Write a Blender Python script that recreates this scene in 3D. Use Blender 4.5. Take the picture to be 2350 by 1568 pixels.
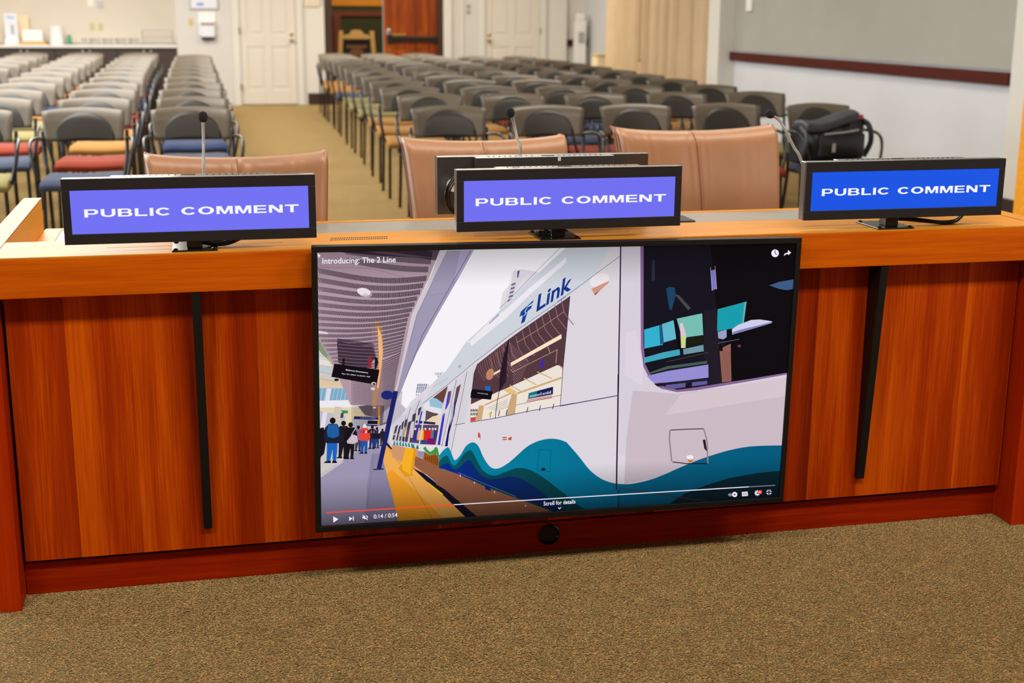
import bpy, bmesh, math, random
from mathutils import Vector, Matrix
from math import sin, cos, pi, radians

for o in list(bpy.data.objects): bpy.data.objects.remove(o)
SC = bpy.context.scene
COL = SC.collection
random.seed(7)

# ------------------------------------------------------------------ camera
CR = Vector((0.9745445704, -0.2241026100, 0.0063953442))
CU = Vector((0.0474333356, 0.2339834795, 0.9710828029))
CF = Vector((0.2191185956, 0.9460601205, -0.2386572638))
CC = Vector((-0.8486304944, -3.1582678882, 1.4065250013))
FPX = 3068.417
cam_d = bpy.data.cameras.new('camera'); cam = bpy.data.objects.new('camera', cam_d); COL.objects.link(cam)
m3 = Matrix((CR, CU, -CF)).transposed()
cam.matrix_world = Matrix.Translation(CC) @ m3.to_4x4()
cam_d.sensor_width = 36.0; cam_d.lens = FPX / 2350 * 36.0
cam_d.clip_start = 0.05; cam_d.clip_end = 200
cam_d.dof.use_dof = True; cam_d.dof.focus_distance = 3.35; cam_d.dof.aperture_fstop = 4.0
SC.camera = cam

# ------------------------------------------------------------------ exposure, world
vs = SC.view_settings
vs.view_transform = 'Standard'; vs.look = 'None'; vs.gamma = 1.0; vs.use_curve_mapping = False
EXPO = 0.43
vs.exposure = EXPO
W = bpy.data.worlds.new('world'); SC.world = W; W.use_nodes = True
bg = W.node_tree.nodes['Background']; bg.inputs[0].default_value = (0.80, 0.90, 1.0, 1); bg.inputs[1].default_value = 1.4

# ------------------------------------------------------------------ lamps of the room and added lights
def area(name, loc, sx, sy, power, col, rot=(0, 0, 0)):
    d = bpy.data.lights.new(name, 'AREA'); d.shape = 'RECTANGLE'; d.size = sx; d.size_y = sy
    d.energy = power; d.color = col
    o = bpy.data.objects.new(name, d); o.location = loc; o.rotation_euler = rot; COL.objects.link(o)
    return o
WARM = (1.0, 0.88, 0.70); NEU = (1.0, 0.93, 0.82)
CEIL = 3.3
for xx in (-2.3, 0.2, 2.5): area('overhead_light', (xx, -2.3, CEIL - 0.03), 1.1, 0.5, 46, NEU)
area('added_ceiling_glow', (-2.9, 10.2, CEIL - 0.03), 3.3, 12.0, 730, (1.0, 0.965, 0.90))  # added unseen glowing panel that whitens the reflection on the ledge
area('overhead_light', (0.8, 1.9, CEIL - 0.03), 3.4, 0.3, 52, NEU)  # added unseen light to brighten the leather chairs and the ledge
area('overhead_light', (2.3, 15.6, CEIL - 0.03), 3.6, 1.2, 84, WARM)  # added unseen light to lift the far wall, doors and floor
for yy in (5.5, 9.5, 13.5): area('overhead_light', (2.4, yy, CEIL - 0.03), 1.2, 0.6, 30, NEU)
# daylight from the tall windows in the left wall
for yy, pw in ((3.0, 110), (8.0, 90)):
    area('window_daylight', (-6.35, yy, 1.7), 1.8, 2.2, pw, (0.72, 0.86, 1.0), (0, -pi / 2, 0))

# ------------------------------------------------------------------ pixel helper (ray of a photo pixel met with a world plane)
def ray(x, y): return CR * ((x - 1175) / FPX) - CU * ((y - 784) / FPX) + CF
def aty(x, y, Y): d = ray(x, y); return CC + d * ((Y - CC.y) / d.y)
def atx(x, y, X): d = ray(x, y); return CC + d * ((X - CC.x) / d.x)

# ------------------------------------------------------------------ colours / materials
def lin(c):
    c = c / 255.0
    return c / 12.92 if c <= 0.04045 else ((c + 0.055) / 1.055) ** 2.4
def rgb(r, g, b): return (lin(r), lin(g), lin(b), 1.0)
def new_mat(name):
    m = bpy.data.materials.new(name); m.use_nodes = True
    return m, m.node_tree, m.node_tree.nodes['Principled BSDF']
def plain(name, c, rough=0.5, metal=0.0, spec=0.5, var=0.06, scale=40.0, bump=0.0, coat=0.0):
    m, nt, p = new_mat(name)
    n = nt.nodes.new('ShaderNodeTexNoise'); n.inputs['Scale'].default_value = scale; n.inputs['Detail'].default_value = 4
    tc = nt.nodes.new('ShaderNodeTexCoord'); nt.links.new(tc.outputs['Object'], n.inputs['Vector'])
    r = nt.nodes.new('ShaderNodeValToRGB')
    a = [max(0, k * (1 - var)) for k in c[:3]] + [1]; b = [min(1, k * (1 + var)) for k in c[:3]] + [1]
    r.color_ramp.elements[0].color = a; r.color_ramp.elements[1].color = b
    r.color_ramp.elements[0].position = 0.3; r.color_ramp.elements[1].position = 0.7
    nt.links.new(n.outputs['Fac'], r.inputs['Fac']); nt.links.new(r.outputs['Color'], p.inputs['Base Color'])
    p.inputs['Roughness'].default_value = rough; p.inputs['Metallic'].default_value = metal
    p.inputs['Specular IOR Level'].default_value = spec; p.inputs['Coat Weight'].default_value = coat
    p.inputs['Coat Roughness'].default_value = 0.15
    if bump:
        b_ = nt.nodes.new('ShaderNodeBump'); b_.inputs['Strength'].default_value = bump; b_.inputs['Distance'].default_value = 0.002
        nt.links.new(n.outputs['Fac'], b_.inputs['Height']); nt.links.new(b_.outputs['Normal'], p.inputs['Normal'])
    return m
def wood(name, dark, mid, light, axis='X', rough=0.28, spec=0.4, plank=0.0, coat=0.0, crough=0.12):
    """veneer with fine grain along one axis; plank > 0 adds veneer leaves of that width across X"""
    m, nt, p = new_mat(name); N = nt.nodes.new; L = nt.links.new
    tc = N('ShaderNodeTexCoord')
    def noise(sc, detail, rough_, dist=0.0):
        mp = N('ShaderNodeMapping'); mp.inputs['Scale'].default_value = sc; L(tc.outputs['Object'], mp.inputs['Vector'])
        n = N('ShaderNodeTexNoise'); n.inputs['Scale'].default_value = 1.0; n.inputs['Detail'].default_value = detail
        n.inputs['Roughness'].default_value = rough_; n.inputs['Distortion'].default_value = dist
        L(mp.outputs['Vector'], n.inputs['Vector']); return n
    if axis == 'X': s1 = (2.2, 60, 60); s2 = (6, 260, 260)
    else: s1 = (15, 15, 0.6); s2 = (260, 260, 5)
    a = noise(s1, 5, 0.6, 0.3); b = noise(s2, 3, 0.6)
    mix = N('ShaderNodeMath'); mix.operation = 'MULTIPLY_ADD'; mix.inputs[1].default_value = 0.35
    L(b.outputs['Fac'], mix.inputs[0])
    sc_ = N('ShaderNodeMath'); sc_.operation = 'MULTIPLY'; sc_.inputs[1].default_value = 0.65
    L(a.outputs['Fac'], sc_.inputs[0]); L(sc_.outputs[0], mix.inputs[2])
    src = mix.outputs[0]
    if plank:
        sp = N('ShaderNodeSeparateXYZ'); L(tc.outputs['Object'], sp.inputs[0])
        d = N('ShaderNodeMath'); d.operation = 'DIVIDE'; d.inputs[1].default_value = plank; L(sp.outputs['X'], d.inputs[0])
        fl = N('ShaderNodeMath'); fl.operation = 'FLOOR'; L(d.outputs[0], fl.inputs[0])
        wn = N('ShaderNodeTexWhiteNoise'); wn.noise_dimensions = '1D'; L(fl.outputs[0], wn.inputs['W'])
        pa = N('ShaderNodeMath'); pa.operation = 'MULTIPLY_ADD'; pa.inputs[1].default_value = 0.20
        L(wn.outputs['Value'], pa.inputs[0])
        sb = N('ShaderNodeMath'); sb.operation = 'SUBTRACT'; sb.inputs[1].default_value = 0.22; L(src, sb.inputs[0])
        fr = N('ShaderNodeMath'); fr.operation = 'FRACT'; L(d.outputs[0], fr.inputs[0])
        fs_ = N('ShaderNodeMath'); fs_.operation = 'MULTIPLY_ADD'; fs_.inputs[1].default_value = -0.14; L(fr.outputs[0], fs_.inputs[0]); fs_.inputs[2].default_value = 0.18
        ad_ = N('ShaderNodeMath'); ad_.operation = 'ADD'; L(sb.outputs[0], ad_.inputs[0]); L(fs_.outputs[0], ad_.inputs[1])
        L(ad_.outputs[0], pa.inputs[2]); src = pa.outputs[0]
    r = N('ShaderNodeValToRGB'); e = r.color_ramp.elements
    e[0].position = 0.28; e[0].color = dark; e[1].position = 0.68; e[1].color = light
    k = e.new(0.5); k.color = mid
    L(src, r.inputs['Fac']); L(r.outputs['Color'], p.inputs['Base Color'])
    p.inputs['Roughness'].default_value = rough; p.inputs['Specular IOR Level'].default_value = spec
    p.inputs['Coat Weight'].default_value = coat; p.inputs['Coat Roughness'].default_value = crough
    return m
def emit(name, c, k=1.0):
    m, nt, p = new_mat(name)
    p.inputs['Base Color'].default_value = (0.01, 0.01, 0.012, 1); p.inputs['Roughness'].default_value = 0.35
    p.inputs['Emission Color'].default_value = c; p.inputs['Emission Strength'].default_value = k / (2 ** EXPO)
    p.inputs['Specular IOR Level'].default_value = 0.2
    return m

M = {}
M['fascia'] = wood('cherry_horizontal', rgb(184, 74, 0), rgb(212, 98, 0), rgb(232, 116, 4), 'X', rough=0.42, spec=0.18)
M['ledge'] = wood('cherry_ledge', rgb(220, 134, 22), rgb(233, 154, 32), rgb(240, 168, 48), 'X', rough=0.42, spec=0.2, coat=0.08, crough=0.4)
M['panel'] = wood('cherry_vertical', rgb(126, 28, 0), rgb(178, 58, 0), rgb(222, 98, 3), 'Z', rough=0.42, spec=0.16, plank=0.148)
M['base'] = wood('cherry_base', rgb(136, 26, 0), rgb(160, 38, 0), rgb(184, 56, 2), 'X', rough=0.42, spec=0.16)
M['endpanel'] = wood('cherry_end', rgb(156, 36, 0), rgb(180, 48, 0), rgb(198, 62, 4), 'Z', rough=0.42, spec=0.16)
M['door_wood'] = wood('stained_door', rgb(84, 26, 0), rgb(136, 56, 2), rgb(186, 92, 8), 'Z', rough=0.35, spec=0.35)
M['rail'] = wood('dark_rail', rgb(62, 12, 2), rgb(76, 18, 4), rgb(92, 26, 6), 'X', rough=0.45, spec=0.2)
M['gap'] = plain('dark_gap', rgb(24, 14, 10), 0.7, var=0.2)
M['laminate'] = plain('grey_laminate', rgb(158, 156, 148), 0.35)
M['black'] = plain('black_steel', rgb(12, 12, 13), 0.5, spec=0.4)
M['blackgloss'] = plain('black_gloss', rgb(16, 18, 21), 0.16, spec=0.6)
M['bezel'] = plain('black_bezel', rgb(30, 31, 33), 0.5, spec=0.45, var=0.04)
M['casing'] = plain('black_casing', rgb(54, 54, 52), 0.34, spec=0.9, var=0.04, coat=1.0)
M['cable'] = plain('black_cable', rgb(14, 14, 16), 0.22, spec=0.6)
M['chrome'] = plain('chrome', rgb(190, 190, 190), 0.22, metal=1.0)
M['grey_stem'] = plain('grey_stem', rgb(172, 172, 168), 0.4, metal=0.3)
M['foam'] = plain('black_foam', rgb(34, 34, 38), 0.95, bump=0.8, scale=400)
M['wall'] = plain('wall_cream', rgb(212, 208, 201), 0.75, spec=0.2, var=0.015, scale=4)
M['wall_r'] = plain('wall_white', rgb(214, 214, 216), 0.7, spec=0.25, var=0.015, scale=3)
M['alcove'] = plain('wall_alcove', rgb(220, 210, 194), 0.8, spec=0.2, var=0.015, scale=3)
M['trimw'] = plain('trim_white', rgb(222, 218, 208), 0.45, spec=0.3, var=0.01)
M['doorw'] = plain('door_white', rgb(222, 214, 200), 0.4, spec=0.3, var=0.01)
M['board'] = plain('tack_board', rgb(170, 168, 157), 0.85, spec=0.1, var=0.05, scale=1.5)
M['baseb'] = plain('baseboard_brown', rgb(52, 34, 28), 0.5, var=0.1)
M['ceil'] = plain('ceiling_tile', rgb(232, 228, 220), 0.9, var=0.02)
M['brass'] = plain('brass', rgb(170, 140, 70), 0.3, metal=1.0)
M['leather'] = plain('tan_leather', rgb(180, 130, 92), 0.40, spec=0.45, var=0.09, scale=7, bump=0.15)
M['piping'] = plain('leather_piping', rgb(120, 66, 42), 0.4)
M['shell'] = plain('chair_plastic', rgb(102, 92, 78), 0.38, spec=0.55, var=0.03)
M['lumbar'] = plain('chair_plastic_shaded', rgb(46, 44, 38), 0.42, spec=0.5, var=0.03)  # shade of the backrest arch put into a darker plastic
M['tube'] = plain('black_tube', rgb(18, 18, 20), 0.25, spec=0.6)
SEAT = {'blue': plain('fabric_blue', rgb(56, 64, 84), 0.95, var=0.12, scale=250), 'red': plain('fabric_red', rgb(126, 42, 20), 0.95, var=0.1, scale=250),
        'gold': plain('fabric_gold', rgb(154, 110, 50), 0.95, var=0.08, scale=250), 'olive': plain('fabric_olive', rgb(130, 120, 74), 0.95, var=0.08, scale=250),
        'navy': plain('fabric_navy', rgb(36, 50, 84), 0.95, var=0.12, scale=250)}
M['cabinet'] = plain('cabinet_brown', rgb(58, 42, 36), 0.5)
M['marble'] = plain('counter_marble', rgb(222, 219, 214), 0.25, var=0.05, scale=8)
M['white'] = plain('white_plastic', rgb(236, 234, 230), 0.4, var=0.02)
M['offw'] = plain('almond_plastic', rgb(206, 190, 140), 0.5)
M['amber'] = plain('amber_wood', rgb(205, 160, 78), 0.45)
M['green'] = plain('green_plastic', rgb(70, 150, 110), 0.4)
M['hall_green'] = plain('hall_green', rgb(46, 48, 12), 0.8)
M['hall_orange'] = plain('hall_orange', rgb(104, 42, 6), 0.6)
M['hall_gold'] = plain('hall_gold', rgb(196, 124, 6), 0.7)
M['dframe'] = plain('dark_frame', rgb(62, 32, 20), 0.45)
M['oak'] = plain('easel_oak', rgb(232, 190, 112), 0.45)
M['slate'] = plain('slate', rgb(44, 34, 36), 0.8)
M['chalk'] = plain('chalk_paint', rgb(190, 140, 90), 0.8)
M['curtain'] = plain('curtain_beige', rgb(246, 222, 184), 0.9, var=0.03, scale=3)
M['nylon'] = plain('black_nylon', rgb(22, 24, 30), 0.45, spec=0.5, var=0.25, scale=30, bump=0.5)
M['nylon2'] = plain('grey_nylon', rgb(58, 60, 68), 0.4, spec=0.5, var=0.2, scale=30)
M['frame_silver'] = plain('silver_frame', rgb(178, 178, 176), 0.35, metal=0.4)
M['paper'] = plain('paper', rgb(226, 228, 236), 0.7)
M['bluep'] = plain('blue_print', rgb(120, 160, 220), 0.7)
M['brownp'] = plain('brown_print', rgb(165, 140, 125), 0.7)
M['red'] = plain('red_tag', rgb(200, 60, 60), 0.6)
M['teal'] = plain('teal_tag', rgb(60, 150, 160), 0.6)
M['grass'] = plain('grass', rgb(120, 150, 80), 0.9, var=0.3)

def glass_mat():
    m, nt, p = new_mat('window_glass')
    p.inputs['Base Color'].default_value = (0.95, 0.98, 1, 1); p.inputs['Transmission Weight'].default_value = 1.0
    p.inputs['Roughness'].default_value = 0.0; p.inputs['IOR'].default_value = 1.1
    return m
M['glass'] = glass_mat()
M['clear'] = glass_mat(); M['clear'].name = 'clear_plastic'

def carpet_mat():
    m, nt, p = new_mat('speckled_carpet'); N = nt.nodes.new; L = nt.links.new
    tc = N('ShaderNodeTexCoord')
    v = N('ShaderNodeTexVoronoi'); v.inputs['Scale'].default_value = 300; v.inputs['Randomness'].default_value = 1.0
    L(tc.outputs['Object'], v.inputs['Vector'])
    sp = N('ShaderNodeSeparateColor'); L(v.outputs['Color'], sp.inputs['Color'])
    r = N('ShaderNodeValToRGB'); r.color_ramp.interpolation = 'CONSTANT'; e = r.color_ramp.elements
    cols = [(0.0, (18, 14, 8)), (0.20, (70, 54, 28)), (0.36, (116, 90, 44)), (0.48, (140, 122, 52)), (0.58, (206, 164, 98)), (0.70, (150, 84, 42)), (0.78, (70, 72, 54)), (0.86, (255, 226, 158))]
    e[0].position = 0; e[0].color = rgb(*cols[0][1]); e[1].position = cols[1][0]; e[1].color = rgb(*cols[1][1])
    for ps, c in cols[2:]:
        k = e.new(ps); k.color = rgb(*c)
    n = N('ShaderNodeTexNoise'); n.inputs['Scale'].default_value = 16; n.inputs['Detail'].default_value = 5; n.inputs['Roughness'].default_value = 0.7
    L(tc.outputs['Object'], n.inputs['Vector'])
    ad = N('ShaderNodeMath'); ad.operation = 'MULTIPLY_ADD'; ad.inputs[1].default_value = 0.7; L(n.outputs['Fac'], ad.inputs[0])
    sb = N('ShaderNodeMath'); sb.operation = 'SUBTRACT'; sb.inputs[1].default_value = 0.35; L(sp.outputs['Red'], sb.inputs[0])
    L(sb.outputs[0], ad.inputs[2]); L(ad.outputs[0], r.inputs['Fac'])
    n2 = N('ShaderNodeTexNoise'); n2.inputs['Scale'].default_value = 22; n2.inputs['Detail'].default_value = 3; L(tc.outputs['Object'], n2.inputs['Vector'])
    t2 = N('ShaderNodeValToRGB'); t2.color_ramp.elements[0].position = 0.38; t2.color_ramp.elements[0].color = (0.50, 0.52, 0.42, 1); t2.color_ramp.elements[1].position = 0.62; t2.color_ramp.elements[1].color = (0.80, 0.54, 0.40, 1)
    k2 = t2.color_ramp.elements.new(0.5); k2.color = (0.68, 0.60, 0.49, 1)
    L(n2.outputs['Fac'], t2.inputs['Fac'])
    mm = N('ShaderNodeMix'); mm.data_type = 'RGBA'; mm.blend_type = 'MULTIPLY'; mm.inputs[0].default_value = 1.0
    L(r.outputs['Color'], mm.inputs[6]); L(t2.outputs['Color'], mm.inputs[7])
    dk = N('ShaderNodeMapRange'); dk.inputs[1].default_value = 0.12; dk.inputs[2].default_value = 0.62; dk.inputs[3].default_value = 1.25; dk.inputs[4].default_value = 0.25; L(v.outputs['Distance'], dk.inputs[0])
    m4 = N('ShaderNodeMix'); m4.data_type = 'RGBA'; m4.blend_type = 'MULTIPLY'; m4.inputs[0].default_value = 1.0
    L(mm.outputs[2], m4.inputs[6]); L(dk.outputs[0], m4.inputs[7]); L(m4.outputs[2], p.inputs['Base Color'])
    b = N('ShaderNodeBump'); b.inputs['Strength'].default_value = 0.9; b.inputs['Distance'].default_value = 0.004
    L(v.outputs['Distance'], b.inputs['Height']); b.invert = True; L(b.outputs['Normal'], p.inputs['Normal'])
    p.inputs['Roughness'].default_value = 0.95; p.inputs['Specular IOR Level'].default_value = 0.1
    p.inputs['Sheen Weight'].default_value = 1.0; p.inputs['Sheen Roughness'].default_value = 0.4; p.inputs['Sheen Tint'].default_value = rgb(240, 205, 140)
    return m
M['carpet'] = carpet_mat()

# ------------------------------------------------------------------ mesh helpers
def NB(): return bmesh.new()
def add_box(bm, x0, x1, y0, y1, z0, z1):
    v = [bm.verts.new(p) for p in ((x0, y0, z0), (x1, y0, z0), (x1, y1, z0), (x0, y1, z0), (x0, y0, z1), (x1, y0, z1), (x1, y1, z1), (x0, y1, z1))]
    for f in ((0, 3, 2, 1), (4, 5, 6, 7), (0, 1, 5, 4), (1, 2, 6, 5), (2, 3, 7, 6), (3, 0, 4, 7)): bm.faces.new([v[i] for i in f])
    return v
def add_tube(bm, pts, r, seg=10, cap=True):
    pts = [Vector(p) for p in pts]; n = len(pts)
    rs = r if isinstance(r, (list, tuple)) else [r] * n
    rings = []; prev = None
    for i, p in enumerate(pts):
        t = (pts[min(i + 1, n - 1)] - pts[max(i - 1, 0)]).normalized()
        if prev is None:
            a = Vector((0, 0, 1)) if abs(t.z) < 0.9 else Vector((1, 0, 0)); nrm = t.cross(a).normalized()
        else:
            nrm = prev - t * prev.dot(t); nrm.normalize()
        prev = nrm; bn = t.cross(nrm)
        rings.append([bm.verts.new(p + (nrm * cos(2 * pi * k / seg) + bn * sin(2 * pi * k / seg)) * rs[i]) for k in range(seg)])
    for a, b in zip(rings, rings[1:]):
        for k in range(seg): bm.faces.new((a[k], a[(k + 1) % seg], b[(k + 1) % seg], b[k]))
    if cap:
        bm.faces.new(rings[0][::-1]); bm.faces.new(rings[-1])
def smooth_path(pts, n=8):
    P = [Vector(p) for p in pts]; out = []
    for i in range(len(P) - 1):
        p0 = P[max(i - 1, 0)]; p1 = P[i]; p2 = P[i + 1]; p3 = P[min(i + 2, len(P) - 1)]
        for k in range(n):
            t = k / n
            out.append(0.5 * ((2 * p1) + (-p0 + p2) * t + (2 * p0 - 5 * p1 + 4 * p2 - p3) * t * t + (-p0 + 3 * p1 - 3 * p2 + p3) * t ** 3))
    out.append(P[-1]); return out
def add_lathe(bm, prof, c, seg=20, axis='Z'):
    c = Vector(c); rings = []
    for r, h in prof:
        ring = []
        for k in range(seg):
            a = 2 * pi * k / seg
            if axis == 'Z': p = (r * cos(a), r * sin(a), h)
            else: p = (r * cos(a), h, r * sin(a))
            ring.append(bm.verts.new(c + Vector(p)))
        rings.append(ring)
    for a, b in zip(rings, rings[1:]):
        for k in range(seg): bm.faces.new((a[k], a[(k + 1) % seg], b[(k + 1) % seg], b[k]))
    bm.faces.new(rings[0][::-1]); bm.faces.new(rings[-1])
def add_grid_solid(bm, fn, nu, nv, th):
    """fn(u,v) with u,v in 0..1 -> front point; th = thickness vector or function"""
    F = [[bm.verts.new(fn(i / nu, j / nv)) for j in range(nv + 1)] for i in range(nu + 1)]
    tf = th if callable(th) else (lambda u, v: Vector(th))
    B = [[bm.verts.new(Vector(fn(i / nu, j / nv)) + tf(i / nu, j / nv)) for j in range(nv + 1)] for i in range(nu + 1)]
    for i in range(nu):
        for j in range(nv):
            bm.faces.new((F[i][j], F[i + 1][j], F[i + 1][j + 1], F[i][j + 1]))
            bm.faces.new((B[i][j], B[i][j + 1], B[i + 1][j + 1], B[i + 1][j]))
    for i in range(nu):
        bm.faces.new((F[i][0], B[i][0], B[i + 1][0], F[i + 1][0])); bm.faces.new((F[i][nv], F[i + 1][nv], B[i + 1][nv], B[i][nv]))
    for j in range(nv):
        bm.faces.new((F[0][j], F[0][j + 1], B[0][j + 1], B[0][j])); bm.faces.new((F[nu][j], B[nu][j], B[nu][j + 1], F[nu][j + 1]))
def add_prism(bm, poly, axis, a, b):
    """poly of 2D points extruded along axis from a to b; axis X: (y,z), Y: (x,z), Z: (x,y)"""
    def P(p, t):
        if axis == 'X': return (t, p[0], p[1])
        if axis == 'Y': return (p[0], t, p[1])
        return (p[0], p[1], t)
    A = [bm.verts.new(P(p, a)) for p in poly]; B = [bm.verts.new(P(p, b)) for p in poly]
    n = len(poly)
    bm.faces.new(A); bm.faces.new(B[::-1])
    for i in range(n): bm.faces.new((A[i], B[i], B[(i + 1) % n], A[(i + 1) % n]))
def obj(name, bm, mat, parent=None, bevel=0.0, smooth=False, subd=0, seg=2):
    bmesh.ops.recalc_face_normals(bm, faces=bm.faces[:])
    me = bpy.data.meshes.new(name); bm.to_mesh(me); bm.free(); me.materials.append(mat)
    if smooth:
        for p in me.polygons: p.use_smooth = True
    o = bpy.data.objects.new(name, me); COL.objects.link(o)
    if parent: o.parent = parent
    if bevel:
        b = o.modifiers.new('bevel', 'BEVEL'); b.width = bevel; b.segments = seg; b.limit_method = 'ANGLE'; b.angle_limit = radians(40)
    if subd:
        s = o.modifiers.new('sub', 'SUBSURF'); s.levels = subd; s.render_levels = subd
    return o
def thing(name, label, cat, loc=(0, 0, 0), rz=0.0, group=None):
    o = bpy.data.objects.new(name, None); o.empty_display_size = 0.1; COL.objects.link(o)
    o.location = loc; o.rotation_euler = (0, 0, rz); o['label'] = label; o['category'] = cat
    if group: o['group'] = group
    return o
def tag(o, label, cat, group=None):
    o['label'] = label; o['category'] = cat
    if group: o['group'] = group
    return o
def struct(name, bm, mat, parent=None, bevel=0.0):
    o = obj(name, bm, mat, parent, bevel)
    if parent is None: o['kind'] = 'structure'
    return o
def sbox(name, x0, x1, y0, y1, z0, z1, mat, parent=None, bevel=0.0):
    bm = NB(); add_box(bm, x0, x1, y0, y1, z0, z1); return struct(name, bm, mat, parent, bevel)
def pbox(name, x0, x1, y0, y1, z0, z1, mat, parent=None, bevel=0.0):
    bm = NB(); add_box(bm, x0, x1, y0, y1, z0, z1); return obj(name, bm, mat, parent, bevel)
def sempty(name):
    o = bpy.data.objects.new(name, None); COL.objects.link(o); o['kind'] = 'structure'; return o
def text_faces(body, offset=0.0, spacing=1.0):
    """built-in font outline -> (verts 0..w x 0..h normalised to 0..1, faces)"""
    c = bpy.data.curves.new('t', 'FONT'); c.body = body; c.offset = offset; c.space_character = spacing; c.resolution_u = 3
    o = bpy.data.objects.new('t', c); COL.objects.link(o)
    bpy.context.view_layer.update()
    me = bpy.data.meshes.new_from_object(o.evaluated_get(bpy.context.evaluated_depsgraph_get()))
    vs_ = [(v.co.x, v.co.y) for v in me.vertices]; fs = [list(p.vertices) for p in me.polygons]
    bpy.data.objects.remove(o); bpy.data.curves.remove(c); bpy.data.meshes.remove(me)
    x0 = min(v[0] for v in vs_); x1 = max(v[0] for v in vs_); y0 = min(v[1] for v in vs_); y1 = max(v[1] for v in vs_)
    return [((x - x0) / (x1 - x0), (y - y0) / (y1 - y0)) for x, y in vs_], fs

# ================================================================== ROOM
YB = 18.1; XL = -6.5; XR = 4.82; YF = -6.0
sbox('floor', XL - 0.1, 6.6, YF - 0.1, 24.0, -0.1, 0.0, M['carpet'])
sbox('ceiling', XL - 0.1, 6.6, YF - 0.1, 24.0, CEIL, CEIL + 0.1, M['ceil'])
sbox('wall_front', XL, 6.5, YF - 0.1, YF, 0, CEIL, M['panel'])
bm = NB()
for (y0, y1, z0, z1) in ((YF, 2.1, 0, CEIL), (3.9, 7.1, 0, CEIL), (8.9, 18.75, 0, CEIL), (2.1, 3.9, 0, 0.6), (7.1, 8.9, 0, 0.6), (2.1, 3.9, 2.8, CEIL), (7.1, 8.9, 2.8, CEIL)):
    add_box(bm, XL - 0.1, XL, y0, y1, z0, z1)
struct('wall_left', bm, M['wall'])
# right wall: near stretch with the tack board, then the curtained bay
bm = NB()
add_box(bm, XR, XR + 0.15, YF, 10.73, 0, CEIL)
struct('wall_right', bm, M['wall_r'])
XF = 5.40
bm = NB(); add_box(bm, XR - 0.19, XF + 0.1, 10.731, 11.05, 0, CEIL)
struct('trim_1', bm, M['trimw'], bevel=0.006)                       # pilaster at the end of the board
bm = NB(); add_box(bm, XR - 0.015, XR - 0.001, 10.40, 10.73, 1.03, CEIL)
struct('wall_shade_sheet', bm, M['board'])  # grey sheet over the wall end, the wall's shade put into its colour
bm = NB(); add_box(bm, XR - 0.045, XR - 0.0005, 4.7, 5.48, 0.13, CEIL)
struct('trim_3', bm, M['trimw'], bevel=0.006)
# far right wall with window openings
bm = NB()
for (y0, y1, z0, z1) in ((11.05, 11.12, 0, CEIL), (11.12, 11.65, 0, 0.35), (11.12, 11.65, 2.7, CEIL), (11.65, 15.5, 0, CEIL), (15.5, 16.9, 0, 0.3), (15.5, 16.9, 2.8, CEIL), (16.9, YB, 0, CEIL)):
    add_box(bm, XF, XF + 0.1, y0, y1, z0, z1)
struct('wall_right_bay', bm, M['wall'])
def window(name, y0, y1, z0, z1, bars, X):
    e = sempty(name)
    bm = NB(); w = 0.05
    add_box(bm, X - 0.03, X + 0.06, y0, y1, z0, z0 + w); add_box(bm, X - 0.03, X + 0.06, y0, y1, z1 - w, z1)
    add_box(bm, X - 0.03, X + 0.06, y0, y0 + w, z0 + w, z1 - w); add_box(bm, X - 0.03, X + 0.06, y1 - w, y1, z0 + w, z1 - w)
    for b in bars: add_box(bm, X - 0.01, X + 0.04, y0 + w, y1 - w, b - 0.02, b + 0.02)
    obj('window_frame', bm, M['trimw'], e)
    bm = NB(); add_box(bm, X + 0.012, X + 0.018, y0 + w, y1 - w, z0 + w, z1 - w); obj('window_pane', bm, M['glass'], e)
    return e
window('window_1', 11.12, 11.65, 0.35, 2.7, (0.95, 1.42, 1.9), XF + 0.02)
window('window_2', 15.5, 16.9, 0.3, 2.8, (1.7,), XF + 0.02)
window('window_3', 2.1, 3.9, 0.6, 2.8, (1.7,), XL - 0.06)
window('window_4', 7.1, 8.9, 0.6, 2.8, (1.7,), XL - 0.06)
sbox('ground_outside', XF + 0.3, 16, 5, 30, -0.6, -0.5, M['grass'])
# baseboards
sbox('baseboard_right', XR - 0.02, XR, 5.48, 10.73, 0, 0.15, M['baseb'])
sbox('baseboard_right_near', XR - 0.06, XR - 0.001, 4.7, 5.479, 0, 0.13, M['baseb'])
# tack board and rail
bm = NB(); add_box(bm, XR - 0.025, XR - 0.001, 5.482, 10.40, 1.03, 2.9)
tag(obj('tack_board', bm, M['board'], bevel=0.003), 'large grey tack board filling the upper right wall', 'board')
bm = NB(); add_box(bm, XR - 0.06, XR - 0.001, 5.482, 10.729, 0.925, 1.016)
tag(obj('chair_rail', bm, M['rail'], bevel=0.006), 'dark red-brown wooden rail running below the grey tack board', 'rail')
p = aty(1722, 14, 5.0); q = atx(1722, 12, XR - 0.03)
bm = NB(); add_box(bm, XR - 0.05, XR - 0.0255, q.y - 0.07, q.y + 0.07, 1.44, 1.62)  # small white box fixed to the board face
tag(obj('white_wall_box', bm, M['white'], bevel=0.004), 'small white box on the grey board near the pilaster', 'control panel')
# orange wood upright at the right edge
g = thing('side_podium', 'orange wooden side cabinet cut off by the right photo edge', 'cabinet', (3.27, 2.45, 0))
pbox('body', -0.222, 0.30, -0.25, 0.25, 0.06, 1.28, M['ledge'], g, 0.004)
pbox('plinth', -0.20, 0.28, -0.22, 0.23, 0.0, 0.06, M['gap'], g)
pbox('cabinet_top', -0.23, 0.31, -0.26, 0.26, 1.28, 1.31, M['ledge'], g, 0.004)

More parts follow.
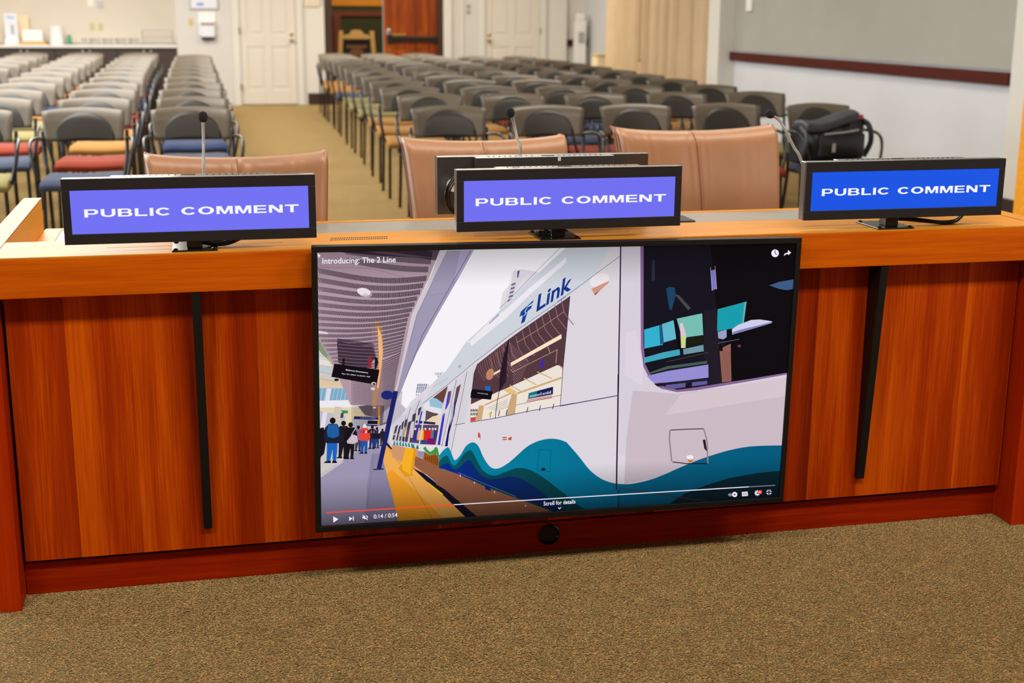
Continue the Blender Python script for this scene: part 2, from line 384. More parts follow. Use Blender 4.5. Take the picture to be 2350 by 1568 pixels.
# back wall pieces (y = 18.1)
DT = 2.12
def wallseg(bm, x0, x1, z0=0, z1=CEIL, y0=YB, y1=YB + 0.12): add_box(bm, x0, x1, y0, y1, z0, z1)
bm = NB()
add_box(bm, -1.14, -1.02, YB + 0.12, 18.75, 0, CEIL)
wallseg(bm, -1.14, -0.305); wallseg(bm, -0.305, 0.69, DT, CEIL); wallseg(bm, 0.69, 1.08)
wallseg(bm, 1.08, 2.93, 2.3, CEIL); wallseg(bm, 2.93, 3.58); wallseg(bm, 3.58, 4.52, DT, CEIL); wallseg(bm, 4.52, XF)
add_box(bm, XL, -1.14, 18.75, 18.85, 0, CEIL)
struct('wall_back', bm, M['wall'])
bm = NB(); add_box(bm, XL + 0.001, -1.141, 18.73, 18.749, 0.92, CEIL)
struct('wall_back_splash', bm, M['alcove'])
sbox('baseboard_back', 0.80, 1.08, YB - 0.02, YB, 0, 0.17, M['baseb'])
# trims on the back wall
sbox('trim_4', 2.93, 3.06, YB - 0.05, YB - 0.001, 0, CEIL, M['trimw'], bevel=0.004)
sbox('trim_5', 3.21, 3.25, YB - 0.025, YB - 0.001, 0, CEIL, M['trimw'])
sbox('trim_6', 4.66, 4.93, YB - 0.06, YB - 0.001, 0, CEIL, M['trimw'], bevel=0.004)
sbox('trim_7', 0.80, 1.075, YB - 0.012, YB - 0.001, 0.18, 1.48, M['trimw'])
sbox('trim_8', 5.28, XF - 0.002, 16.95, YB - 0.001, 0, CEIL, M['wall_r'])

def panel_door(name, x0, x1, knob_left, hinge_z):
    e = sempty(name); y = YB
    w = 0.10
    bm = NB(); add_box(bm, x0 - w, x0, y - 0.03, y + 0.1, 0, DT + w); add_box(bm, x1, x1 + w, y - 0.03, y + 0.1, 0, DT + w); add_box(bm, x0, x1, y - 0.03, y + 0.1, DT - 0.02, DT + w)
    obj('door_frame', bm, M['trimw'], e, 0.006)
    bm = NB(); s = 0.115; mid = (x0 + x1) / 2; d0 = y + 0.012; d1 = y + 0.05
    add_box(bm, x0 + 0.004, x1 - 0.004, d0 + 0.012, d1, 0.012, DT - 0.024)
    add_box(bm, x0 + 0.004, x0 + s, d0, d0 + 0.012, 0.012, DT - 0.024); add_box(bm, x1 - s, x1 - 0.004, d0, d0 + 0.012, 0.012, DT - 0.024)
    add_box(bm, mid - 0.055, mid + 0.055, d0, d0 + 0.012, 0.012, DT - 0.024)
    for z0, z1 in ((0.012, 0.24), (0.88, 1.06), (1.76, 1.86), (2.0, DT - 0.024)): 
        add_box(bm, x0 + s, mid - 0.055, d0, d0 + 0.012, z0, z1); add_box(bm, mid + 0.055, x1 - s, d0, d0 + 0.012, z0, z1)
    for a, b in ((x0 + s, mid - 0.055), (mid + 0.055, x1 - s)):
        for z0, z1 in ((0.24, 0.88), (1.06, 1.76), (1.86, 2.0)):
            add_box(bm, a + 0.035, b - 0.035, d0 + 0.003, d0 + 0.013, z0 + 0.035, z1 - 0.035)
    obj('door_leaf', bm, M['doorw'], e, 0.004)
    kx = x0 + 0.075 if knob_left else x1 - 0.075
    bm = NB(); add_lathe(bm, [(0.028, 0), (0.028, 0.006), (0.010, 0.012), (0.010, 0.035), (0.026, 0.045), (0.028, 0.06), (0.018, 0.072)], (kx, d0, 0.975), 16, 'Y')
    for v in bm.verts: v.co.y = 2 * d0 - v.co.y
    obj('door_knob', bm, M['brass'], e, smooth=True)
    bm = NB(); add_lathe(bm, [(0.026, 0), (0.026, -0.014), (0.012, -0.02)], (kx, d0, 1.07), 16, 'Y'); obj('deadbolt', bm, M['brass'], e)
    hx = x1 if knob_left else x0
    for z in hinge_z:
        bm = NB(); add_tube(bm, [(hx, y - 0.034, z - 0.05), (hx, y - 0.034, z + 0.05)], 0.010, 8); obj('hinge', bm, M['brass'], e)
    return e
panel_door('door_1', -0.215, 0.645, False, (0.28, 1.12, 1.9))
panel_door('door_2', 3.60, 4.50, True, (0.28, 1.13, 1.9))

# double wooden door: dark frame, right leaf shut, left leaf open
e = sempty('door_3')
bm = NB(); add_box(bm, 1.081, 1.20, YB - 0.02, YB + 0.14, 0, 2.3); add_box(bm, 2.84, 2.929, YB - 0.02, YB + 0.14, 0, 2.3); add_box(bm, 1.20, 2.84, YB - 0.02, YB + 0.14, 2.2, 2.299)
obj('door_frame', bm, M['dframe'], e, 0.005)
bm = NB(); x0, x1 = 2.0, 2.838; y0 = YB + 0.03
add_box(bm, x0, x1, y0 + 0.015, y0 + 0.05, 0.01, 2.19)
for a, b in ((x0, x0 + 0.12), (x1 - 0.12, x1), (2.36, 2.48)): add_box(bm, a, b, y0, y0 + 0.015, 0.01, 2.19)
for z0, z1 in ((0.01, 0.25), (0.86, 1.10), (2.05, 2.19)):
    add_box(bm, x0 + 0.12, 2.36, y0, y0 + 0.015, z0, z1); add_box(bm, 2.48, x1 - 0.12, y0, y0 + 0.015, z0, z1)
dl = obj('door_leaf', bm, M['door_wood'], e, 0.004)
bm = NB(); add_box(bm, 2.05, 2.80, y0 - 0.06, y0 - 0.02, 0.965, 1.035); add_box(bm, 2.05, 2.13, y0 - 0.07, y0, 0.94, 1.06); add_box(bm, 2.76, 2.83, y0 - 0.07, y0, 0.95, 1.04)
obj('push_bar', bm, M['black'], e, 0.006)
bm = NB(); add_box(bm, 2.13, 2.34, y0 - 0.065, y0 - 0.02, 1.036, 1.075); obj('latch_plate', bm, M['brass'], e, 0.004)
bm = NB(); add_box(bm, 2.045, 2.10, y0 - 0.03, y0, 1.061, 1.15); obj('lock_cylinder', bm, M['chrome'], e, 0.006)
bm = NB(); add_box(bm, 1.145, 1.195, YB + 0.142, YB + 0.98, 0.01, 2.19); obj('door_leaf', bm, M['door_wood'], e, 0.004)
bm = NB(); add_box(bm, 1.985, 1.999, y0 + 0.0, y0 + 0.05, 0.01, 2.19); obj('door_edge', bm, M['frame_silver'], e)

# hall beyond the doorway
HY = 21.0
bm = NB(); add_box(bm, 0.2, 4.2, HY, HY + 0.1, 0, CEIL)
struct('wall_hall', bm, M['hall_green'])
bm = NB(); add_box(bm, 0.1, 0.2, YB + 0.12, HY + 0.1, 0, CEIL); add_box(bm, 4.2, 4.3, YB + 0.12, HY + 0.1, 0, CEIL)
struct('wall_hall_sides', bm, M['hall_green'])
sbox('trim_9', 0.201, 4.199, HY - 0.03, HY - 0.001, 1.335, 1.425, M['hall_orange'])
sbox('trim_10', 0.201, 4.199, HY - 0.02, HY - 0.001, 1.51, 2.9, M['hall_gold'])
sbox('trim_11', 1.5, 1.62, HY - 0.05, HY - 0.031, 0.0, 1.34, M['hall_orange'])
area('hall_lamp', (2.2, 19.3, CEIL - 0.05), 0.6, 0.6, 60, WARM)

# easel sign in the hall
g = thing('easel_sign', 'light wooden easel sign with dark lettered board standing in the doorway', 'sign', (1.74, 19.6, 0))
for s in (-1, 1):
    bm = NB(); add_prism(bm, [(s * 0.255 - 0.035, 1.10), (s * 0.255 + 0.035, 1.10), (s * 0.33 + 0.04, 0.0), (s * 0.33 - 0.035, 0.0)], 'Y', -0.015, 0.015)
    obj('leg', bm, M['oak'], g, 0.003)
bm = NB(); pr = [(-0.22, 0.97), (0.22, 0.97), (0.22, 1.035), (0.19, 1.03), (0.165, 1.045), (0.12, 1.045), (0.09, 1.10), (0.04, 1.115), (-0.04, 1.115), (-0.09, 1.10), (-0.12, 1.045), (-0.165, 1.045), (-0.19, 1.03), (-0.22, 1.035)]
add_prism(bm, pr, 'Y', -0.018, 0.012); obj('crest_rail', bm, M['oak'], g, 0.003)
pbox('lower_rail', -0.26, 0.26, -0.016, 0.014, 0.30, 0.36, M['oak'], g)
pbox('sign_board', -0.215, 0.215, -0.004, 0.006, 0.36, 0.97, M['slate'], g)
bm = NB()
def put_text(bm, vs_, fs, fn):
    V = [bm.verts.new(fn(*v)) for v in vs_]
    for f in fs:
        try: bm.faces.new([V[i] for i in f])
        except Exception: pass
bm.free()
bm = NB()
for k, (hw, z) in enumerate(((0.17, 0.86), (0.165, 0.835), (0.08, 0.80), (0.10, 0.775), (0.12, 0.75), (0.10, 0.725), (0.13, 0.70), (0.08, 0.665))):
    x = -hw
    while x < hw:
        w = random.uniform(0.010, 0.03); add_box(bm, x, min(x + w, hw), -0.0065, -0.0045, z - 0.008, z + 0.008); x += w + 0.008
obj('board_lettering', bm, M['chalk'], g)

# things on the back wall
def wall_thing(name, label, cat, px, Y, d, mat, bevel=0.003):
    (x0, y0), (x1, y1) = px
    a = aty(x0, y1, Y); b = aty(x1, y0, Y)
    g = thing(name, label, cat, ((a.x + b.x) / 2, Y, a.z))
    hw = (b.x - a.x) / 2; h = b.z - a.z
    return g, hw, h
g, hw, h = wall_thing('framed_notice', 'silver framed notice on the wall above the sanitizer dispenser', 'picture frame', ((436, -60), (498, 22)), YB, 0.02, None)
pbox('frame', -hw, hw, -0.022, -0.001, 0, h, M['frame_silver'], g, 0.003)
pbox('sheet', -hw + 0.02, hw - 0.02, -0.025, -0.0225, 0.02, h - 0.02, M['paper'], g)
pbox('printed_mark', -hw + 0.10, -hw + 0.20, -0.0275, -0.0255, 0.06, 0.10, M['bluep'], g)
g, hw, h = wall_thing('sanitizer_dispenser', 'white sanitizer dispenser with a printed card beside the left white door', 'dispenser', ((457, 27), (494, 90)), YB, 0.02, None)
pbox('backplate', -hw, hw, -0.012, -0.001, 0.06, h, M['white'], g, 0.004)
pbox('housing', -hw + 0.03, hw - 0.02, -0.09, -0.0125, 0.03, h - 0.13, M['paper'], g, 0.015)
pbox('card_print', -hw + 0.035, hw - 0.03, -0.095, -0.0905, h - 0.20, h - 0.16, M['brownp'], g)
pbox('drip_tray', -hw + 0.035, hw - 0.03, -0.085, -0.0125, 0.0, 0.0295, M['slate'], g, 0.004)
def plate(label, px, py, Y, w=0.07, h=0.11, mat='offw', name='switch_plate'):
    c = aty(px, py, Y); g = thing(name, label, 'switch plate', (c.x, Y, c.z - h / 2))
    pbox('plate', -w / 2, w / 2, -0.008, -0.0005, 0, h, M[mat], g, 0.002)
    pbox('toggle', -0.012, 0.012, -0.016, -0.0085, h / 2 - 0.02, h / 2 + 0.02, M[mat], g, 0.002)
plate('almond switch plate left of the sanitizer dispenser', 438, 50, YB)
plate('left one of two almond outlet plates above the counter', 211, 61, 18.73)
plate('right one of two almond outlet plates above the counter', 231, 62, 18.73)
plate('white upper wall plate, left of the pair over the outlets', 208, 6, 18.73, 0.09, 0.12, 'white')
plate('grey-white upper wall plate, right of the pair over the outlets', 230, 10, 18.73, 0.09, 0.12, 'frame_silver')
plate('upper small plate left of the right-hand white door', 1075, 15, YB, 0.07, 0.07, 'board')
plate('lower small plate left of the right-hand white door', 1075, 28, YB, 0.07, 0.06, 'board')
g, hw, h = wall_thing('wall_notice_box', 'tan box on the wall between the white door and the doorway', 'notice box', ((701, -60), (731, 15)), YB, 0.03, None)
pbox('box_body', -hw, hw, -0.04, -0.001, 0, h, M['curtain'], g, 0.003)
pbox('box_face', -hw + 0.02, hw - 0.02, -0.045, -0.0405, 0.02, h - 0.02, M['alcove'], g)
# rail and slim white cabinet in the recess
tag(pbox('chair_rail', 4.931, 5.279, YB - 0.05, YB - 0.001, 0.90, 1.0, M['rail'], None, 0.004), 'short red-brown rail crossing the recess behind the slim white cabinet', 'rail')
g = thing('white_cabinet', 'slim white upright cabinet standing in the recess by the curtains', 'water cooler', (5.09, 17.85, 0))
pbox('cabinet_body', -0.08, 0.08, -0.10, 0.10, 0, 1.30, M['white'], g, 0.01)
pbox('cabinet_cap', -0.065, 0.065, -0.08, 0.08, 1.301, 1.41, M['white'], g, 0.02)
pbox('silver_panel', -0.05, 0.05, -0.108, -0.101, 0.95, 1.12, M['frame_silver'], g)
a = aty(1373, 150, 16.2)
g = thing('beige_bin', 'beige box by the far window, left end of the curtains', 'bin', (4.98, 15.95, 0))
pbox('bin_body', -0.20, 0.20, -0.15, 0.15, 0, 0.80, M['curtain'], g, 0.01)
pbox('bin_lid', -0.21, 0.21, -0.16, 0.16, 0.801, 0.84, M['offw'], g, 0.01)

# curtains
def curtain(y0, y1, label, seed):
    rnd = random.Random(seed); n = int((y1 - y0) / 0.025); bm = NB(); ph = [rnd.uniform(0, 6.28) for _ in range(3)]
    top, bot = 2.95, 0.04
    def X(y, z):
        return XR + 0.13 + 0.11 * (1 - 2 * abs(sin(y * 7.2 + 0.8 * sin(y * 2.3 + ph[0]))) ** 0.55) * (0.8 + 0.2 * (2.9 - z) / 2.9) + 0.010 * sin(y * 37 + ph[1])
    rows = []
    for j in range(7):
        z = top + (bot - top) * j / 6
        rows.append([bm.verts.new((X(y0 + (y1 - y0) * i / n, z), y0 + (y1 - y0) * i / n, z)) for i in range(n + 1)])
    for a, b in zip(rows, rows[1:]):
        for i in range(n): bm.faces.new((a[i], a[i + 1], b[i + 1], b[i]))
    bmesh.ops.solidify(bm, geom=bm.faces[:], thickness=0.006)
    return tag(obj('curtain', bm, M['curtain'], smooth=True), label, 'curtain', 'beige curtains on the right wall')
curtain(11.42, 13.88, 'beige pleated curtain on the right wall next to the white pilaster', 1)
curtain(13.92, 15.72, 'beige pleated curtain farther back beside the narrow far window', 2)
bm = NB(); add_tube(bm, [(XR + 0.13, 11.2, 2.98), (XR + 0.13, 15.9, 2.98)], 0.016, 10)
tag(obj('curtain_rod', bm, M['brass']), 'curtain rod carrying the beige curtains', 'curtain rod')
bm = NB(); add_tube(bm, [(XR - 0.03, 13.9, 2.93), (XR - 0.03, 13.9, 0.85)], 0.006, 8)
add_lathe(bm, [(0.012, 0.80), (0.018, 0.83), (0.012, 0.86)], (XR - 0.03, 13.9, 0), 10)
tag(obj('curtain_wand', bm, M['brass']), 'thin brass curtain wand hanging where the two beige curtains meet', 'curtain wand')

# kitchenette counter
for k in range(6):
    x1 = -1.142 - k * 0.88; x0 = x1 - 0.878
    g = thing('base_cabinet', ('dark brown base cabinet under the marble counter, %s from the wall corner' % ['first', 'second', 'third', 'fourth', 'fifth', 'sixth'][k]), 'cabinet', ((x0 + x1) / 2, 18.15, 0), 0, 'dark cabinets under the back counter')
    w = (x1 - x0) / 2
    pbox('body', -w, w, 0.02, 0.56, 0.08, 0.86, M['cabinet'], g)
    pbox('plinth', -w, w, 0.06, 0.56, 0.0, 0.08, M['gap'], g)
    for s in (-1, 1):
        a, b = (0.003, w - 0.003) if s > 0 else (-w + 0.003, -0.003)
        d = pbox('door', a, b, 0.0, 0.0195, 0.10, 0.855, M['cabinet'], g, 0.003)
        bm = NB(); add_lathe(bm, [(0.014, -0.03), (0.018, -0.022), (0.008, -0.012), (0.008, 0.0)], (s * 0.05, 0.0, 0.81), 12, 'Y'); obj('knob', bm, M['chrome'], d, smooth=True)
bm = NB(); add_box(bm, XL + 0.001, -1.142, 18.10, 18.729, 0.861, 0.905)
tag(obj('worktop', bm, M['marble'], bevel=0.006), 'long pale marble worktop along the back wall at left', 'countertop')
def ctop(px, Y): return aty(px, 100, Y).x
ZC = 0.905
g = thing('leaflet_stand', 'tall white printed leaflet stand at the left end of the counter', 'display stand', (ctop(29, 18.4), 18.4, ZC))
pbox('stand_base', -0.10, 0.10, -0.07, 0.07, 0, 0.06, M['white'], g, 0.006)
pbox('leaflet', -0.09, 0.09, -0.01, 0.01, 0.06, 0.45, M['paper'], g)
pbox('heading_print', -0.05, 0.05, -0.013, -0.0105, 0.38, 0.40, M['bluep'], g); pbox('figure_print', -0.01, 0.04, -0.013, -0.0105, 0.14, 0.28, M['frame_silver'], g)
g = thing('serving_tray', 'amber wooden tray carrying a white box on the counter', 'tray', (ctop(77, 18.4), 18.4, ZC))
bm = NB(); add_box(bm, -0.19, 0.19, -0.15, 0.15, 0, 0.012); add_box(bm, -0.19, 0.19, -0.15, -0.138, 0.012, 0.045); add_box(bm, -0.19, 0.19, 0.138, 0.15, 0.012, 0.045); add_box(bm, -0.19, -0.178, -0.138, 0.138, 0.012, 0.045); add_box(bm, 0.178, 0.19, -0.138, 0.138, 0.012, 0.045)
obj('tray_body', bm, M['amber'], g)
tag(pbox('white_box', 0, 0.3, 0, 0.2, 0, 0.20, M['white'], None, 0.02), 'white box lying in the amber tray on the counter', 'box').location = (ctop(77, 18.4) - 0.15, 18.30, ZC + 0.013)
g = thing('amber_panel', 'upright amber board leaning behind the tray on the counter', 'board', (ctop(52, 18.6), 18.62, ZC)); pbox('board_panel', -0.10, 0.10, 0, 0.02, 0, 0.42, M['curtain'], g)
g = thing('paper_towel_holder', 'white canister with lid on the counter right of the tray', 'canister', (ctop(126, 18.4) + 0.03, 18.4, ZC))
bm = NB(); add_lathe(bm, [(0.10, 0), (0.105, 0.02), (0.105, 0.24)], (0, 0, 0), 24); obj('canister_body', bm, M['white'], g, smooth=False)
bm = NB(); add_lathe(bm, [(0.11, 0.241), (0.11, 0.27), (0.03, 0.285)], (0, 0, 0), 24); obj('lid', bm, M['white'], g)
g = thing('green_bottle', 'small green bottle beside the white canister on the counter', 'bottle', (ctop(150, 18.35) + 0.06, 18.35, ZC))
bm = NB(); add_lathe(bm, [(0.035, 0), (0.038, 0.01), (0.034, 0.11), (0.014, 0.15)], (0, 0, 0), 16); obj('bottle_body', bm, M['green'], g, smooth=True)
bm = NB(); add_lathe(bm, [(0.016, 0.151), (0.016, 0.175)], (0, 0, 0), 12); obj('bottle_cap', bm, M['white'], g)
for i in range(9):
    x = -2.5 + i * 0.095; yy = 18.42 + (i % 2) * 0.09
    bm = NB(); add_lathe(bm, [(0.026, 0), (0.034, 0.09), (0.032, 0.09), (0.024, 0.006)], (0, 0, 0), 14)
    o = tag(obj('drinking_glass', bm, M['clear'], smooth=True), 'clear drinking glass in the cluster on the counter', 'glass', 'clear glasses on the counter'); o.location = (x, yy, ZC)
g = thing('wire_rack', 'clear wire rack at the right end of the counter', 'rack', (-1.43, 18.45, ZC))
for z in (0.01, 0.11, 0.21):
    bm = NB(); add_tube(bm, [(-0.22, -0.12, z), (0.22, -0.12, z), (0.22, 0.12, z), (-0.22, 0.12, z), (-0.22, -0.12, z)], 0.004, 6); obj('shelf_wire', bm, M['frame_silver'], g)
for sx in (-1, 1):
    for sy in (-1, 1):
        bm = NB(); add_tube(bm, [(sx * 0.22, sy * 0.12, 0), (sx * 0.22, sy * 0.12, 0.215)], 0.005, 6); obj('leg', bm, M['frame_silver'], g)

# ================================================================== DESK
DH = 0.861
desk = thing('council_desk', 'long cherry-veneer council desk with recessed panelled front and orange top ledge', 'desk')
XA, XB = -1.3234, 1.3425
pbox('fascia', XA - 0.05, XB + 0.053, 0.0, 0.022, 0.766, DH - 0.004, M['fascia'], desk, 0.0015)
led = pbox('top_ledge', XA + 0.001, XB - 0.001, 0.0225, 0.222, DH - 0.03, DH, M['ledge'], desk, 0.0015)
pbox('ledge_nosing', XA - 0.05, XB + 0.053, 0.0, 0.022, DH - 0.0035, DH, M['ledge'], desk)
pbox('underbeam', XA + 0.001, XB - 0.001, 0.023, 0.068, 0.766, DH - 0.031, M['panel'], desk)
for nm, a, b in (('end_panel', XA - 0.05, XA), ('end_panel', XB, XB + 0.053)):
    o = pbox(nm, a, b, 0.0225, 0.222, 0.0, DH - 0.006, M['endpanel'], desk, 0.0015)  # recess side in redder wood, its shade painted in
    pbox('end_panel_wing', a, b, 0.2222, 1.04, 0.0, DH - 0.006, M['ledge'], o, 0.0015)  # same panel in paler ledge wood, its lit look painted in
    pbox('end_panel_cap', a, b, 0.0225, 1.04, DH - 0.0055, DH, M['ledge'], o)
    pbox('end_panel_face', a, b, 0.0, 0.022, 0.0, 0.7655, M['endpanel'], o, 0.0015)
pbox('front_panel', XA + 0.008, XB - 0.008, 0.069, 0.09, 0.098, 0.766, M['panel'], desk)
pbox('gap_shade', XA + 0.001, XB - 0.001, 0.1365, 0.15, 0.0, 0.73, M['gap'], desk)  # dark board behind the gap above the kick base, painted as shade
pbox('kick_base', XA + 0.001, XB - 0.001, 0.094, 0.136, 0.0, 0.083, M['base'], desk, 0.0015)
# lower work surface with grey inlay and wooden rear edge
pbox('work_surface', XA + 0.001, XB - 0.001, 0.0905, 1.045, 0.735, 0.760, M['laminate'], desk)
pbox('rear_edge', XA + 0.001, XB - 0.001, 1.0455, 1.075, 0.730, 0.762, M['ledge'], desk, 0.002)
pbox('side_margin', XA + 0.001, XA + 0.05, 0.223, 1.045, 0.7603, 0.762, M['ledge'], desk)
pbox('ledge_back', XA + 0.001, XB - 0.001, 0.200, 0.2215, 0.7605, DH - 0.031, M['base'], desk)
# gusset brackets on the front
for x0, x1, zt in ((-0.889, -0.868, 0.7655), (0.881, 0.903, 0.7655)):
    bm = NB(); add_prism(bm, [(0.0685, 0.155), (0.052, 0.155), (-0.0 + 0.0025, zt), (0.0685, zt)], 'X', x0, x1)
    obj('support_bracket', bm, M['black'], desk, 0.001)
# cable grommet in the kick base
bm = NB(); add_lathe(bm, [(0.029, 0.0939), (0.029, 0.089), (0.025, 0.087), (0.021, 0.092)], (0.010, 0, 0.049), 28, 'Y'); obj('cable_grommet', bm, M['blackgloss'], desk)
# thin hatch seams and speaker grille slots in the ledge
bm = NB()
for a, b in ((-1.08, -0.935), (-0.935, -0.669), (-0.194, -0.112), (-0.110, 0.217), (0.70, 0.757), (0.759, 1.10)):
    add_box(bm, a, b, 0.0985, 0.1005, DH - 0.002, DH + 0.0003)
for a in (XA, XB): add_box(bm, a - 0.0007, a + 0.0007, 0.0, 1.0, DH - 0.002, DH + 0.0003)
obj('ledge_seam', bm, M['base'], desk)
bm = NB()
for yy in (0.112, 0.136):
    for i in range(26):
        x = -0.552 + i * 0.0055 + (0.004 if yy > 0.12 else 0)
        add_box(bm, x, x + 0.0034, yy - 0.006, yy + 0.006, DH - 0.002, DH + 0.0004)
obj('vent_grille', bm, M['gap'], desk)

# ================================================================== TELEVISION
TVR = 0.0137; TVY = -0.06; TVZ = 0.5123
tv = thing('television', 'large wall-mounted television on the desk front showing a light-rail train video', 'television', (0, TVY, TVZ))
tv.rotation_euler = (0, TVR, 0)
TW, TH = 0.6165, 0.355
SX, SZ = 0.6025, 0.3405
bm = NB()
for x0, x1, z0, z1 in ((-TW, TW, SZ, TH), (-TW, TW, -TH, -SZ), (-TW, -SX, -SZ, SZ), (SX, TW, -SZ, SZ)): add_box(bm, x0, x1, 0.0, 0.012, z0, z1)
obj('bezel', bm, M['black'], tv, 0.0012)
pbox('housing', -TW + 0.002, TW - 0.002, 0.0125, 0.040, -TH + 0.002, TH - 0.002, M['black'], tv, 0.004)
pbox('wall_bracket', -0.25, 0.25, 0.0405, 0.128, -0.18, 0.18, M['black'], tv)
# ---- picture on the screen: flat coloured polygons in the plane of the display
scr_v = []; scr_f = []; scr_c = []
ca, sa = cos(-TVR), sin(-TVR)
def tvl(px, py):
    w = aty(px, py, TVY + 0.003)
    x, z = w.x, w.z - TVZ
    return (x * ca + z * sa, -x * sa + z * ca)
LAY = [0]
def clip(poly):
    for ax, lim, sg in ((0, SX, 1), (0, -SX, -1), (1, SZ, 1), (1, -SZ, -1)):
        out = []; n = len(poly)
        for i in range(n):
            a, b = poly[i], poly[(i + 1) % n]
            ia = sg * a[ax] <= sg * lim; ib = sg * b[ax] <= sg * lim
            if ia: out.append(a)
            if ia != ib:
                t = (lim - a[ax]) / (b[ax] - a[ax]); out.append((a[0] + (b[0] - a[0]) * t, a[1] + (b[1] - a[1]) * t))
        poly = out
        if not poly: return []
    return poly
def P(col, pts, T=None, up=True):
    """one flat polygon given in photo pixels through transform T"""
    if up: LAY[0] += 1
    pts = [T(*p) for p in pts] if T else pts
    loc = clip([tvl(*p) for p in pts])
    if len(loc) < 3: return
    y = 0.0085 - LAY[0] * 0.9e-5
    b = len(scr_v); scr_v.extend((x, y, z) for x, z in loc); scr_f.append(list(range(b, b + len(loc)))); scr_c.append(rgb(*col))
def Ln(col, pts, w, T=None):
    LAY[0] += 1
    pts = [T(*p) for p in pts] if T else pts
    for (x0, y0), (x1, y1) in zip(pts, pts[1:]):
        d = math.hypot(x1 - x0, y1 - y0) or 1; nx, ny = -(y1 - y0) / d * w / 2, (x1 - x0) / d * w / 2
        P(col, [(x0 + nx, y0 + ny), (x1 + nx, y1 + ny), (x1 - nx, y1 - ny), (x0 - nx, y0 - ny)], None, False)
def El(col, cx, cy, rx, ry, T=None, n=20, rot=0):
    P(col, [(cx + rx * cos(2 * pi * k / n) * cos(rot) - ry * sin(2 * pi * k / n) * sin(rot), cy + rx * cos(2 * pi * k / n) * sin(rot) + ry * sin(2 * pi * k / n) * cos(rot)) for k in range(n)], T)
def Tx(col, body, org, xv, yv, off=0.0):
    """text: org = lower-left pixel, xv / yv = full advance and cap-height vectors in pixels"""
    LAY[0] += 1
    vs_, fs = text_faces(body, off)
    y = 0.0085 - LAY[0] * 0.9e-5
    b = len(scr_v)
    for u, v in vs_:
        x, z = tvl(org[0] + xv[0] * u + yv[0] * v, org[1] + xv[1] * u + yv[1] * v); scr_v.append((x, y, z))
    for f in fs: scr_f.append([b + i for i in f]); scr_c.append(rgb(*col))
K1 = 600 / 2350; K3 = 580 / 2350
Z1 = lambda x, y: (700 + x * K1, 540 + y * K1)
Z2 = lambda x, y: (700 + x * K1, 860 + y * K1)
Z3 = lambda x, y: (1280 + x * K3, 540 + y * K3)
Z4 = lambda x, y: (1280 + x * K3, 860 + y * K3)
K5 = 200 / 1120
Z5 = lambda x, y: (730 + x * K5, 800 + y * K5)
Z6 = lambda x, y: (900 + x * K5, 800 + y * K5)
K7 = 240 / 1254
Z7 = lambda x, y: (1080 + x * K7, 680 + y * K7)
P((246, 243, 248), [(700, 530), (1860, 530), (1860, 1240), (700, 1240)])                    # bright sky
# distant towers
P((222, 219, 226), [Z1(1750, 700), (1780 * K1 + 700, 540 + 520 * K1), Z1(1850, 440), Z1(1880, 320), Z1(1960, 310), Z1(2090, 330), Z1(2110, 360), Z1(1800, 690)])
for k in range(9): Ln((196, 192, 206), [(1870 + 14 * k, 330 + 4 * k), (1790 + 12 * k, 640 - 16 * k)], 0.5, Z1)
for k in range(5): P((120, 112, 140), [(1862 + 4 * k - 12 * k, 440 + 36 * k), (1900 - 8 * k, 428 + 36 * k), (1896 - 8 * k, 448 + 36 * k), (1856 - 8 * k, 462 + 36 * k)], Z1)
P((90, 84, 140), [(1914, 326), (1936, 320), (1920, 385), (1910, 388)], Z1)
P((214, 214, 224), [(1010, 1340), (1120, 1345), (1110, 1410), (1000, 1410)], Z1)
for k in range(6):
    for j in range(5): P((120, 122, 150), [(1018 + 18 * j - 3 * k, 1342 + 13 * k), (1028 + 18 * j - 3 * k, 1341 + 13 * k), (1027 + 18 * j - 3 * k, 1348 + 13 * k), (1016 + 18 * j - 3 * k, 1349 + 13 * k)], Z1, j == 0)
for k in range(5):
    for j in range(5): P((130, 132, 158), [(1012 + 19 * j - 3 * k, 95 + 22 * k), (1024 + 19 * j - 3 * k, 94 + 22 * k), (1020 + 19 * j - 3 * k, 105 + 22 * k), (1009 + 19 * j - 3 * k, 106 + 22 * k)], Z2, j == 0)
# station interior at left
P((206, 198, 194), [(100, 900), (300, 1180), (420, 1410), (880, 1410), (800, 2200), (100, 2300)], Z1)
P((226, 218, 214), [(115, 1100), (240, 1120), (250, 1180), (115, 1180)], Z1); P((188, 200, 206), [(115, 1190), (240, 1200), (240, 1240), (115, 1235)], Z1)
P((224, 200, 166), [(115, 1300), (300, 1330), (320, 1370), (115, 1370)], Z1); P((222, 196, 160), [(10, 400), (330, 440), (330, 480), (10, 480)], Z5)
for k in range(4): Ln((150, 140, 140), [(115, 1110 + k * 60), (270, 1140 + k * 60)], 0.7, Z1)
P((128, 148, 112), [(115, 925), (160, 965), (290, 1160), (270, 1205), (215, 1130), (150, 1070), (115, 1020)], Z1)
P((170, 178, 110), [(190, 1090), (240, 1110), (285, 1165), (268, 1200), (230, 1150)], Z1)
P((192, 186, 200), [(410, 160), (450, 150), (700, 150), (790, 190), (1000, 400), (1000, 560), (760, 620), (640, 500), (130, 500), (130, 240), (420, 240)], Z2)
P((122, 170, 200), [(128, 128), (420, 130), (455, 170), (400, 232), (128, 240)], Z2)
for k in range(8): Ln((206, 216, 226), [(160 + 36 * k, 130), (140 + 36 * k, 236)], 1.0, Z2)
P((224, 220, 228), [(200, 130), (240, 130), (180, 480), (140, 480)], Z2)
P((236, 232, 238), [(130, 240), (420, 235), (460, 175), (700, 170), (790, 195), (780, 260), (520, 300), (130, 300)], Z2)
